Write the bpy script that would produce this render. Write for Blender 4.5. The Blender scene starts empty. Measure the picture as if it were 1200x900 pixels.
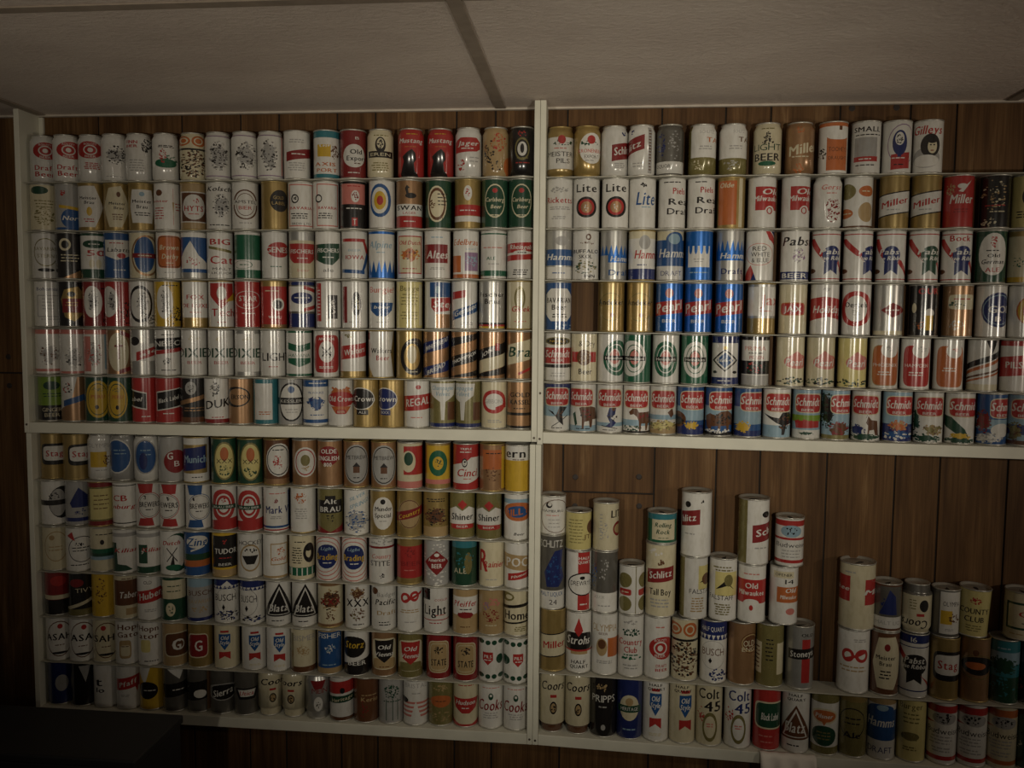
import bpy, math, random
import numpy as np
from mathutils import Vector, Matrix
from mathutils.geometry import delaunay_2d_cdt

scene = bpy.context.scene
COL = scene.collection

# ------------------------------------------------------------------ camera
CAM = Vector((0.1347, -2.0605, 0.2801))
YAW, PITCH, ROLL, FPX = -0.0957, -0.0764, 0.0089, 981.98


def cam_axes():
    fwd = Vector((math.sin(YAW) * math.cos(PITCH), math.cos(YAW) * math.cos(PITCH), math.sin(PITCH)))
    r = Vector((math.cos(YAW), -math.sin(YAW), 0))
    u = r.cross(fwd)
    c, s = math.cos(ROLL), math.sin(ROLL)
    return c * r + s * u, -s * r + c * u, fwd


AX_R, AX_U, AX_F = cam_axes()
cam_data = bpy.data.cameras.new('camera')
cam_data.sensor_width = 36.0
cam_data.lens = FPX / 1200 * 36
cam_data.clip_start = 0.05
cam = bpy.data.objects.new('camera', cam_data)
COL.objects.link(cam)
cam.matrix_world = Matrix(((AX_R.x, AX_U.x, -AX_F.x, CAM.x), (AX_R.y, AX_U.y, -AX_F.y, CAM.y),
                           (AX_R.z, AX_U.z, -AX_F.z, CAM.z), (0, 0, 0, 1)))
scene.camera = cam


def wall_x(px, py, Y):
    """world X and Z where the measured photo point meets the plane y = Y"""
    d = AX_F + AX_R * ((px - 600) / FPX) + AX_U * ((450 - py) / FPX)
    t = (Y - CAM.y) / d.y
    q = CAM + d * t
    return q.x, q.z


# ------------------------------------------------------------------ world, lights, exposure
world = bpy.data.worlds.new('dim_room')
scene.world = world
world.use_nodes = True
world.node_tree.nodes['Background'].inputs[0].default_value = (1.0, 0.86, 0.70, 1)
world.node_tree.nodes['Background'].inputs[1].default_value = 0.030


def spot(name, loc, target, watts, radius, angle, blend, col):
    L = bpy.data.lights.new(name, 'SPOT')
    L.energy = watts
    L.shadow_soft_size = radius
    L.spot_size = math.radians(angle)
    L.spot_blend = blend
    L.color = col
    o = bpy.data.objects.new(name, L)
    COL.objects.link(o)
    o.location = loc
    o.rotation_euler = (Vector(target) - Vector(loc)).to_track_quat('-Z', 'Y').to_euler()
    return o


spot('reading_lamp_light', (0.66, -2.15, 0.29), (0.16, 0.0, 0.17), 62, 0.026, 60, 1.0, (1.0, 0.93, 0.77))
spot('floor_lamp_light', (-0.55, -2.25, 0.24), (-0.42, 0.0, 0.42), 31, 0.022, 78, 1.0, (1.0, 0.90, 0.74))
spot('side_lamp_light', (2.3, -1.5, 0.24), (0.80, 0.0, 0.36), 24, 0.033, 86, 1.0, (1.0, 0.86, 0.70))

scene.view_settings.view_transform = 'Standard'
scene.view_settings.look = 'None'
scene.view_settings.exposure = 0.0
scene.view_settings.gamma = 1.0
scene.view_settings.use_curve_mapping = False


# ------------------------------------------------------------------ materials
def new_mat(name):
    m = bpy.data.materials.new(name)
    m.use_nodes = True
    nt = m.node_tree
    return m, nt, nt.nodes['Principled BSDF']


def noise(nt, scale, detail=3.0, vec=None, rough=0.55):
    n = nt.nodes.new('ShaderNodeTexNoise')
    n.inputs['Scale'].default_value = scale
    n.inputs['Detail'].default_value = detail
    n.inputs['Roughness'].default_value = rough
    if vec is not None:
        nt.links.new(vec, n.inputs['Vector'])
    return n


def ramp(nt, fac, stops):
    r = nt.nodes.new('ShaderNodeValToRGB')
    el = r.color_ramp.elements
    el[0].position, el[0].color = stops[0][0], (*stops[0][1], 1)
    el[1].position, el[1].color = stops[-1][0], (*stops[-1][1], 1)
    for pos, c in stops[1:-1]:
        e = el.new(pos)
        e.color = (*c, 1)
    nt.links.new(fac, r.inputs[0])
    return r


def mapped(nt, scale):
    tc = nt.nodes.new('ShaderNodeTexCoord')
    mp = nt.nodes.new('ShaderNodeMapping')
    mp.inputs['Scale'].default_value = scale
    nt.links.new(tc.outputs['Object'], mp.inputs['Vector'])
    return mp.outputs['Vector']


def bump(nt, bsdf, height, strength, dist):
    b = nt.nodes.new('ShaderNodeBump')
    b.inputs['Strength'].default_value = strength
    b.inputs['Distance'].default_value = dist
    nt.links.new(height, b.inputs['Height'])
    nt.links.new(b.outputs[0], bsdf.inputs['Normal'])


def plain(name, col, rough, metal=0.0, var=0.12, scale=30):
    m, nt, b = new_mat(name)
    n = noise(nt, scale, 3, mapped(nt, (1, 1, 1)))
    lo = tuple(c * (1 - var) for c in col)
    hi = tuple(min(1, c * (1 + var)) for c in col)
    r = ramp(nt, n.outputs['Fac'], [(0.3, lo), (0.7, hi)])
    nt.links.new(r.outputs[0], b.inputs['Base Color'])
    b.inputs['Roughness'].default_value = rough
    b.inputs['Metallic'].default_value = metal
    return m


# printed tinplate: colour, metal share come from the print laid out on each can's own faces
def printed_metal():
    m, nt, b = new_mat('printed_tinplate')
    ac = nt.nodes.new('ShaderNodeAttribute')
    ac.attribute_name = 'print_colour'
    am = nt.nodes.new('ShaderNodeAttribute')
    am.attribute_name = 'print_metal'
    n = noise(nt, 90, 4, mapped(nt, (1, 1, 0.4)))
    r = ramp(nt, n.outputs['Fac'], [(0.25, (0.80, 0.78, 0.74)), (0.55, (1, 1, 1))])
    mix = nt.nodes.new('ShaderNodeMix')
    mix.data_type = 'RGBA'
    mix.blend_type = 'MULTIPLY'
    mix.inputs[0].default_value = 0.8
    nt.links.new(ac.outputs['Color'], mix.inputs[6])
    nt.links.new(r.outputs[0], mix.inputs[7])
    nt.links.new(mix.outputs[2], b.inputs['Base Color'])
    nt.links.new(am.outputs['Fac'], b.inputs['Metallic'])
    rr = nt.nodes.new('ShaderNodeMapRange')
    rr.inputs[3].default_value = 0.18
    rr.inputs[4].default_value = 0.29
    nt.links.new(n.outputs['Fac'], rr.inputs[0])
    ra = nt.nodes.new('ShaderNodeMath')
    ra.operation = 'MULTIPLY_ADD'
    ra.inputs[1].default_value = 0.16
    nt.links.new(am.outputs['Fac'], ra.inputs[0])
    nt.links.new(rr.outputs[0], ra.inputs[2])
    nt.links.new(ra.outputs[0], b.inputs['Roughness'])
    b.inputs['Specular IOR Level'].default_value = 0.6
    b.inputs['Coat Weight'].default_value = 0.45
    b.inputs['Coat Roughness'].default_value = 0.17
    b.inputs['Coat IOR'].default_value = 1.65
    n2 = noise(nt, 26, 2, mapped(nt, (1, 1, 0.35)))
    bump(nt, b, n2.outputs['Fac'], 0.25, 0.0012)
    return m


M_PRINT = printed_metal()
M_SILVER = plain('bare_tin', (0.52, 0.50, 0.44), 0.42, 0.75)
M_GOLD = plain('gold_lacquered_tin', (0.45, 0.33, 0.13), 0.42, 0.7)
M_DARK = plain('can_interior_dark', (0.015, 0.013, 0.01), 0.7)


def wood_panel():
    m, nt, b = new_mat('dark_wood_panelling')
    oi = nt.nodes.new('ShaderNodeObjectInfo')
    tc = nt.nodes.new('ShaderNodeTexCoord')
    add = nt.nodes.new('ShaderNodeVectorMath')
    add.operation = 'ADD'
    sc = nt.nodes.new('ShaderNodeVectorMath')
    sc.operation = 'SCALE'
    sc.inputs[3].default_value = 37.0
    cmb = nt.nodes.new('ShaderNodeCombineXYZ')
    nt.links.new(oi.outputs['Random'], cmb.inputs[0])
    nt.links.new(oi.outputs['Random'], cmb.inputs[2])
    nt.links.new(cmb.outputs[0], sc.inputs[0])
    nt.links.new(tc.outputs['Object'], add.inputs[0])
    nt.links.new(sc.outputs[0], add.inputs[1])
    mp = nt.nodes.new('ShaderNodeMapping')
    mp.inputs['Scale'].default_value = (1, 1, 0.09)
    nt.links.new(add.outputs[0], mp.inputs['Vector'])
    n = noise(nt, 26, 5, mp.outputs[0])
    n.inputs['Distortion'].default_value = 0.6
    mp2 = nt.nodes.new('ShaderNodeMapping')
    mp2.inputs['Scale'].default_value = (1, 1, 0.02)
    nt.links.new(add.outputs[0], mp2.inputs['Vector'])
    n2 = noise(nt, 230, 3, mp2.outputs[0])
    r = ramp(nt, n.outputs['Fac'], [(0.25, (0.060, 0.028, 0.010)), (0.48, (0.112, 0.056, 0.021)), (0.60, (0.145, 0.074, 0.028)), (0.68, (0.21, 0.12, 0.052)), (0.74, (0.135, 0.068, 0.026))])
    mix = nt.nodes.new('ShaderNodeMix')
    mix.data_type = 'RGBA'
    mix.blend_type = 'MULTIPLY'
    mix.inputs[0].default_value = 0.7
    r2 = ramp(nt, n2.outputs['Fac'], [(0.35, (0.55, 0.5, 0.45)), (0.6, (1, 1, 1))])
    nt.links.new(r.outputs[0], mix.inputs[6])
    nt.links.new(r2.outputs[0], mix.inputs[7])
    nt.links.new(mix.outputs[2], b.inputs['Base Color'])
    b.inputs['Roughness'].default_value = 0.62
    b.inputs['Specular IOR Level'].default_value = 0.2
    bump(nt, b, n2.outputs['Fac'], 0.15, 0.001)
    return m


def ceiling_tile():
    m, nt, b = new_mat('textured_ceiling_tile')
    v = mapped(nt, (1, 1.6, 1))
    n = noise(nt, 60, 6, v, 0.7)
    n2 = noise(nt, 5, 3, v)
    r = ramp(nt, n2.outputs['Fac'], [(0.3, (0.70, 0.60, 0.52)), (0.7, (0.79, 0.69, 0.60))])
    nt.links.new(r.outputs[0], b.inputs['Base Color'])
    b.inputs['Roughness'].default_value = 0.9
    bump(nt, b, n.outputs['Fac'], 0.6, 0.006)
    return m


M_WOOD = wood_panel()
M_GROOVE = plain('panelling_groove', (0.012, 0.007, 0.004), 0.8)
M_PLUG = plain('dark_wood_plug', (0.018, 0.010, 0.006), 0.6)
M_CEIL = ceiling_tile()
M_STRIP = plain('ceiling_grid_strip', (0.33, 0.27, 0.21), 0.7)
M_MOULD = plain('cream_moulding', (0.55, 0.49, 0.41), 0.6)
M_PAINT = plain('cream_white_paint', (0.66, 0.64, 0.53), 0.5, 0, 0.06, 14)
M_SHEET = plain('thin_white_hardboard', (0.40, 0.38, 0.31), 0.45, 0, 0.12, 10)
M_NAIL = plain('nail_head', (0.10, 0.08, 0.06), 0.5, 0.6)
M_FLOOR = plain('brown_carpet', (0.06, 0.045, 0.035), 0.95, 0, 0.3, 60)
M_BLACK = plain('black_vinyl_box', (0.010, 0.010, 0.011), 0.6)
M_CLOTH = plain('white_paper_cloth', (0.82, 0.75, 0.66), 0.9, 0, 0.05)


# ------------------------------------------------------------------ helpers
def mesh_obj(name, verts, faces, mat, parent=None, smooth=False):
    me = bpy.data.meshes.new(name)
    me.from_pydata(verts, [], faces)
    me.materials.append(mat)
    if smooth:
        me.polygons.foreach_set('use_smooth', [True] * len(me.polygons))
    me.update()
    o = bpy.data.objects.new(name, me)
    COL.objects.link(o)
    if parent:
        o.parent = parent
    return o


BOXF = [(0, 3, 2, 1), (4, 5, 6, 7), (0, 1, 5, 4), (1, 2, 6, 5), (2, 3, 7, 6), (3, 0, 4, 7)]


def bev_box(name, x0, x1, y0, y1, z0, z1, mat, parent=None, bev=0.0015, dz=0.0):
    """bevelled board; dz lifts the x1 end"""
    def zz(x, z):
        return z + (dz * (x - x0) / (x1 - x0) if dz else 0)
    import bmesh
    bm = bmesh.new()
    vs = [bm.verts.new((x, y, zz(x, z))) for z in (z0, z1) for x, y in ((x0, y0), (x1, y0), (x1, y1), (x0, y1))]
    for f in BOXF:
        bm.faces.new([vs[i] for i in f])
    if bev:
        bmesh.ops.bevel(bm, geom=list(bm.edges), offset=bev, segments=2, affect='EDGES', profile=0.5)
    bmesh.ops.recalc_face_normals(bm, faces=list(bm.faces))
    me = bpy.data.meshes.new(name)
    bm.to_mesh(me)
    bm.free()
    me.materials.append(mat)
    o = bpy.data.objects.new(name, me)
    COL.objects.link(o)
    if parent:
        o.parent = parent
    return o


def lathe(prof, n, close_ends=False):
    vs, fs = [], []
    for (r, z) in prof:
        for i in range(n):
            a = 2 * math.pi * i / n
            vs.append((r * math.cos(a), r * math.sin(a), z))
    for j in range(len(prof) - 1):
        for i in range(n):
            k = (i + 1) % n
            fs.append((j * n + i, j * n + k, (j + 1) * n + k, (j + 1) * n + i))
    if close_ends:
        fs.append(tuple(range((len(prof) - 1) * n, len(prof) * n)))
    return vs, fs


def tag(o, label=None, cat=None, group=None, kind=None):
    if label:
        o['label'] = label
    if cat:
        o['category'] = cat
    if group:
        o['group'] = group
    if kind:
        o['kind'] = kind
    return o


def empty(name, loc):
    o = bpy.data.objects.new(name, None)
    o.empty_display_size = 0.02
    COL.objects.link(o)
    o.location = loc
    return o


# ------------------------------------------------------------------ the room
DW = 0.089            # wall surface behind the shelf units
ZC = 0.812            # ceiling
ZF = -1.38            # floor

wall = mesh_obj('wall_back', [(-2.6, DW + 0.004, ZF), (2.8, DW + 0.004, ZF), (2.8, DW + 0.004, ZC + 0.02), (-2.6, DW + 0.004, ZC + 0.02),
                              (-2.6, DW + 0.05, ZF), (2.8, DW + 0.05, ZF), (2.8, DW + 0.05, ZC + 0.02), (-2.6, DW + 0.05, ZC + 0.02)],
                [(0, 1, 2, 3), (5, 4, 7, 6), (4, 0, 3, 7), (1, 5, 6, 2), (3, 2, 6, 7), (4, 5, 1, 0)], M_GROOVE)
tag(wall, kind='structure')
GROOVES = [-2.6, -2.40, -2.24, -2.13, -1.97, -1.80, -1.66, -1.545, -1.34, -1.179, -0.948, -0.788, -0.685, -0.530, -0.429, -0.219, -0.119,
           0.063, 0.297, 0.452, 0.561, 0.725, 0.890, 0.997, 1.157, 1.262, 1.49, 1.65, 1.76, 1.93, 2.10, 2.33, 2.55, 2.8]
SEAMS = {-1.545: 0.123, 0.063: -0.163, -0.788: -1.0, 0.561: -0.98, 1.262: 0.3, -2.13: -0.2}
for i in range(len(GROOVES) - 1):
    a, c = GROOVES[i] + 0.002, GROOVES[i + 1] - 0.002
    zs = [ZF, ZC + 0.018]
    for k, zv in SEAMS.items():
        if abs(GROOVES[i] - k) < 1e-6:
            zs = [ZF, zv, ZC + 0.018]
    for j in range(len(zs) - 1):
        z0 = zs[j] + (0.002 if j else 0)
        z1 = zs[j + 1] - (0.002 if j < len(zs) - 2 else 0)
        bev_box('plank', a, c, DW, DW + 0.006, z0, z1, M_WOOD, wall, 0.0012)


def plug(x, z):
    vs, fs = lathe([(0.0075, 0), (0.0075, 0.001), (0.006, 0.0016)], 16, True)
    vs = [(x + p[0], DW - p[2], z + p[1]) for p in vs]
    mesh_obj('wood_plug', vs, fs, M_PLUG, wall)


for x, z in [(0.752, 0.800), (0.856, 0.800), (0.095, -0.124), (0.258, -0.119), (0.260, -0.195), (0.095, -0.2), (-1.457, 0.167),
             (-1.457, 0.088), (-1.52, 0.167), (-1.36, 0.167), (1.30, 0.34), (1.45, 0.34), (1.30, 0.26), (1.45, 0.26)]:
    plug(x, z)

# ceiling: tiles laid in a grid of strips
ceil = mesh_obj('ceiling', [(-2.6, -3.2, ZC + 0.012), (2.8, -3.2, ZC + 0.012), (2.8, DW + 0.004, ZC + 0.012), (-2.6, DW + 0.004, ZC + 0.012),
                            (-2.6, -3.2, ZC + 0.05), (2.8, -3.2, ZC + 0.05), (2.8, DW + 0.004, ZC + 0.05), (-2.6, DW + 0.004, ZC + 0.05)],
                [(3, 2, 1, 0), (4, 5, 6, 7), (0, 1, 5, 4), (1, 2, 6, 5), (2, 3, 7, 6), (3, 0, 4, 7)], M_STRIP)
tag(ceil, kind='structure')
XS = [-2.6, -1.33, -0.105, 1.115, 2.335, 2.8]
YS = [DW, -0.65, -1.26, -1.87, -2.48, -3.2]
for i in range(len(XS) - 1):
    for j in range(len(YS) - 1):
        bev_box('ceiling_tile', XS[i] + 0.004, XS[i + 1] - 0.004, YS[j + 1] + 0.004, YS[j] - (0.004 if j else 0.0), ZC, ZC + 0.0118, M_CEIL, ceil, 0.001)
for x in XS[1:-1]:
    bev_box('grid_strip', x - 0.013, x + 0.013, -3.2, DW - 0.014, ZC - 0.004, ZC - 0.0005, M_STRIP, ceil, 0.001)
for j, y in enumerate(YS[1:-1]):
    for i in range(len(XS) - 1):
        bev_box('grid_strip', XS[i] + 0.014, XS[i + 1] - 0.014, y - 0.013, y + 0.013, ZC - 0.004, ZC - 0.0005, M_STRIP, ceil, 0.001)
tr = bev_box('trim_1', -2.6, 2.8, DW - 0.0125, DW - 0.0005, ZC - 0.006, ZC - 0.0005, M_MOULD, None, 0.001)
tag(tr, kind='structure')
fl = mesh_obj('floor', [(-2.6, -3.2, ZF), (2.8, -3.2, ZF), (2.8, DW + 0.05, ZF), (-2.6, DW + 0.05, ZF),
                        (-2.6, -3.2, ZF - 0.03), (2.8, -3.2, ZF - 0.03), (2.8, DW + 0.05, ZF - 0.03), (-2.6, DW + 0.05, ZF - 0.03)],
              [(0, 1, 2, 3), (7, 6, 5, 4), (4, 5, 1, 0), (5, 6, 2, 1), (6, 7, 3, 2), (7, 4, 0, 3)], M_FLOOR)
tag(fl, kind='structure')

# ------------------------------------------------------------------ shelf units
XL, PW = -1.354, 0.0139
ZTOP, ZB, SH = 0.8085, -0.8036, 0.028


def nail(x, z, y, parent):
    vs, fs = lathe([(0.0030, 0), (0.0030, 0.0006), (0.002, 0.001)], 10, True)
    mesh_obj('nail', [(x + p[0], y - p[2], z + p[1]) for p in vs], fs, M_NAIL, parent)


def unit(label, x0, x1, z0, z1, zshelf, dz, y0, nails, z1r=None):
    """open box of painted boards: two sides, one shelf board, two battens against the wall"""
    u = empty('shelf_unit', ((x0 + x1) / 2, DW, z0))
    tag(u, label, 'shelf', 'painted board shelf units on the panelled wall')
    inv = Vector(u.location)

    def board(n, a, b, c, d, e, f, dzz=0.0):
        return bev_box(n, a - inv.x, b - inv.x, c - inv.y, d - inv.y, e - inv.z, f - inv.z, M_PAINT, u, 0.0012, dzz)
    board('side_panel', x0, x0 + PW, y0, DW - 0.001, z0, z1)
    board('side_panel', x1 - PW, x1, y0, DW - 0.001, z0 + dz, z1r or z1)
    board('shelf_board', x0 + PW + 0.0003, x1 - PW - 0.0003, y0, DW - 0.001, zshelf - SH, zshelf, dz)
    for xx in ((x0 + PW + 0.0003,) if x0 < -1 and z1 > 0 else ()):
        board('batten', xx, xx + 0.012, DW - 0.011, DW - 0.002, max(zshelf + dz, zshelf) + 0.0008, (z1r or z1) - 0.004)
    for (nx, nz) in nails:
        nail(nx - inv.x, nz - inv.z, y0 - inv.y, u)
    return u


ul_dz, ur_dz, ll_dz, lr_dz = 0.006, -0.014, 0.0, -0.034
unit('upper left cream painted shelf unit packed with six full rows of cans', XL, -0.0003, -SH, ZTOP, 0.0, ul_dz, 0.0,
     [(XL + 0.007, -0.006), (-0.007, -0.012)])
unit('upper right cream painted shelf unit with one gap in its can rows', 0.0003, 1.368, -SH, ZTOP, 0.003, ur_dz, 0.0,
     [(0.007, -0.014), (0.007, 0.1)])
unit('lower left cream painted shelf unit, dark at its bottom corner', XL + 0.002, -0.0035, ZB, -SH - 0.001, ZB + SH, ll_dz, 0.003,
     [(-0.0105, ZB + 0.014), (XL + 0.009, ZB + 0.014)])
unit('lower right cream painted shelf unit holding uneven stacks of tall cans', -0.0029, 1.365, ZB, -SH - 0.001, ZB + SH, lr_dz, 0.003,
     [(0.004, ZB + 0.012)], -SH - 0.016)

# ------------------------------------------------------------------ the print on a can
PAL = {  # letter: (name, linear colour, metal)
    'W': ('white', (0.62, 0.60, 0.55), 0), 'C': ('cream', (0.56, 0.50, 0.34), 0), 'I': ('pale yellow', (0.58, 0.50, 0.20), 0),
    'S': ('silver', (0.42, 0.41, 0.38), .55), 'A': ('dull silver', (0.15, 0.14, 0.12), .5), 'G': ('gold', (0.36, 0.25, 0.085), .5),
    'H': ('copper', (0.34, 0.19, 0.09), .5), 'M': ('metallic blue', (0.012, 0.12, 0.42), .45), 'K': ('black', (0.014, 0.012, 0.011), 0),
    'R': ('red', (0.36, 0.030, 0.026), 0), 'D': ('maroon', (0.20, 0.018, 0.018), 0), 'P': ('pale red', (0.50, 0.17, 0.14), 0),
    'B': ('blue', (0.022, 0.075, 0.21), 0), 'N': ('navy', (0.016, 0.025, 0.11), 0), 'L': ('light blue', (0.24, 0.35, 0.42), 0),
    'E': ('green', (0.014, 0.10, 0.050), 0), 'F': ('dark green', (0.016, 0.055, 0.03), 0), 'T': ('tan', (0.36, 0.25, 0.12), 0),
    'O': ('orange', (0.42, 0.12, 0.035), 0), 'Y': ('yellow', (0.52, 0.33, 0.03), 0), 'X': ('brown', (0.11, 0.045, 0.02), 0),
    'Q': ('grey', (0.33, 0.32, 0.30), 0), 'V': ('olive', (0.20, 0.17, 0.06), .2), 'U': ('mauve', (0.25, 0.15, 0.25), 0),
    'Z': ('teal', (0.03, 0.16, 0.19), 0), 'g': ('lime green', (0.17, 0.27, 0.03), 0),
}

GLYPH = {}


def load_glyphs(chars):
    made = []
    for bold in (0, 1):
        for ch in chars:
            cu = bpy.data.curves.new('glyph', 'FONT')
            cu.body = ch
            cu.size = 1.0
            cu.resolution_u = 2
            o = bpy.data.objects.new('glyph', cu)
            COL.objects.link(o)
            made.append((ch, bold, o))
    bpy.context.view_layer.update()
    dg = bpy.context.evaluated_depsgraph_get()
    for ch, bold, o in made:
        ev = o.evaluated_get(dg)
        me = ev.to_mesh()
        vs = [(v.co.x, v.co.y) for v in me.vertices]
        fs = [tuple(p.vertices) for p in me.polygons]
        ev.to_mesh_clear()
        x0 = min((v[0] for v in vs), default=0)
        x1 = max((v[0] for v in vs), default=0.25)
        vs = [(a - x0, b) for a, b in vs]
        w = x1 - x0
        if bold:      # heavier strokes: the letter struck twice, a little apart
            n = len(vs)
            fs = fs + [tuple(i + n for i in f) for f in fs]
            vs = vs + [(a + 0.055, b + 0.012) for a, b in vs]
            w += 0.055
        GLYPH[(ch, bold)] = (vs, fs, w)
    for ch, bold, o in made:
        cu = o.data
        bpy.data.objects.remove(o)
        bpy.data.curves.remove(cu)


CAP = 0.70


def layout(text, bold):
    """list of (verts, faces) at unit size and the run's width"""
    x, out = 0.0, []
    for ch in text:
        if ch == ' ':
            x += 0.28
            continue
        vs, fs, w = GLYPH[(ch, bold)]
        out.append(([(a + x, b) for a, b in vs], fs))
        x += w + 0.075
    return out, max(x - 0.075, 0.01)


def arc(p):
    """visible place -1..1 across the can to an angle"""
    if p > 1:
        return math.pi / 2 + (p - 1)
    if p < -1:
        return -math.pi / 2 + (p + 1)
    return math.asin(p)


def design_faces(spec, rnd):
    """[(colour letter, [polygon of (angle, v)])] in painting order"""
    out = []

    def put(c, poly):
        out.append((c, [(max(-2.6, min(2.6, a)), max(0.0, min(1.0, v))) for a, v in poly]))

    def ell(c, p, v, w, h, n=22, sq=2.0):
        a0, a1 = arc(p - w), arc(p + w)
        ca, ra = (a0 + a1) / 2, (a1 - a0) / 2
        e = 2.0 / sq
        pts = []
        for i in range(n):
            t = 2 * math.pi * i / n
            cx, sy = math.cos(t), math.sin(t)
            pts.append((ca + ra * math.copysign(abs(cx) ** e, cx), v + h * math.copysign(abs(sy) ** e, sy)))
        put(c, pts)

    for tok in spec.split('|')[1:]:
        f = tok.split(' ')
        k, c = f[0], f[1]
        if k == 'b':
            v0, v1 = float(f[2]), float(f[3])
            out.append((c, [(-math.pi, v0), (math.pi, v0), (math.pi, v1), (-math.pi, v1)]))
            continue
        if k == 'q':
            put(c, [(arc(float(a.split(',')[0])), float(a.split(',')[1])) for a in f[2:]])
            continue
        if k == 'z':
            v0, v1, n = float(f[2]), float(f[3]), int(f[4])
            for i in range(n * 2):
                a0 = -math.pi + i * math.pi / n
                put(c, [(a0, v0), (a0 + math.pi / n, v0), (a0 + math.pi / n * 0.55, v1)])
            continue
        if k in 'tki':
            p, v, h, w = map(float, f[2:6])
            rise, text = 0.0, ' '.join(f[6:])
        elif k == 'x':
            p, v, h, w, rise = map(float, f[2:7])
            text = ' '.join(f[7:])
        if k in 'tkix':
            bold = 0 if k == 't' else 1
            run, width = layout(text, bold)
            a0, a1 = arc(p - w), arc(p + w)
            a0 = max(a0, -1.12) if p - w >= -1.0 else a0
            a1 = min(a1, 1.12) if p + w <= 1.0 else a1
            sa, sv = (a1 - a0) / width, h / CAP
            for vs, fs in run:
                pts = []
                for x, y in vs:
                    yy = y
                    if k == 'i':
                        x = x + 0.22 * (y - 0.35)
                    pts.append((a0 + x * sa, v - h / 2 + yy * sv + rise * (x / width - 0.5)))
                for fc in fs:
                    put(c, [pts[i] for i in fc])
            continue
        p, v, w, h = map(float, f[2:6])
        if k == 'e':
            ell(c, p, v, w, h)
        elif k == 'o':
            ell(c, p, v, w, h, 24, 5.0)
        elif k == 'r':
            put(c, [(arc(p - w), v - h), (arc(p + w), v - h), (arc(p + w), v + h), (arc(p - w), v + h)])
        elif k == 'd':
            put(c, [(arc(p - w), v), (arc(p), v - h), (arc(p + w), v), (arc(p), v + h)])
        elif k == 's':
            kk = float(f[6]) / 2
            put(c, [(arc(p - w), v - h - kk), (arc(p + w), v - h + kk), (arc(p + w), v + h + kk), (arc(p - w), v + h - kk)])
        elif k == 'a':
            th = float(f[6])
            a0, a1 = arc(p - w), arc(p + w)
            ca, ra, n = (a0 + a1) / 2, (a1 - a0) / 2, 22
            P = lambda t, s: (ca + ra * (1 - s / max(w, .01)) * math.cos(t), v + h * (1 - s / max(w, .01)) * math.sin(t))
            for i in range(n):
                t0, t1 = 2 * math.pi * i / n, 2 * math.pi * (i + 1) / n
                put(c, [P(t0, 0), P(t1, 0), P(t1, th), P(t0, th)])
        elif k == 'l':
            n = int(f[6])
            for i in range(n):
                vc = v + h - (i + 0.5) * 2 * h / n
                hh = min(0.011, 0.3 * 2 * h / n)
                x = p - w * rnd.uniform(0.75, 1)
                end = p + w * rnd.uniform(0.75, 1)
                while x < end:
                    x2 = min(end, x + rnd.uniform(0.12, 0.4))
                    put(c, [(arc(x), vc - hh), (arc(x2), vc - hh), (arc(x2), vc + hh), (arc(x), vc + hh)])
                    x = x2 + 0.06
        elif k in 'mM':
            if k == 'M':      # a ragged mass under the flecks
                mm = 14
                put(c[0], [(arc(p + w * rr_ * math.cos(t_)), v + h * rr_ * math.sin(t_)) for t_, rr_ in [(6.283 * j / mm, rnd.uniform(.5, .98)) for j in range(mm)]])
            n = int(int(f[6]) * 1.4)
            for i in range(n):
                t, rr = rnd.uniform(0, 6.283), math.sqrt(rnd.random())
                cx, cv = p + w * rr * math.cos(t), v + h * rr * math.sin(t)
                sx, sv = rnd.uniform(0.05, 0.17) * (0.45 + 0.7 * w), rnd.uniform(0.008, 0.034)
                m, t0 = rnd.choice((4, 5, 6)), rnd.uniform(0, 6.28)
                put(rnd.choice(c), [(arc(cx + sx * rnd.uniform(.5, 1) * math.cos(t0 + j * 6.283 / m)), cv + sv * rnd.uniform(.5, 1) * math.sin(t0 + j * 6.283 / m)) for j in range(m)])
    return out


NCOL = 32


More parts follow.
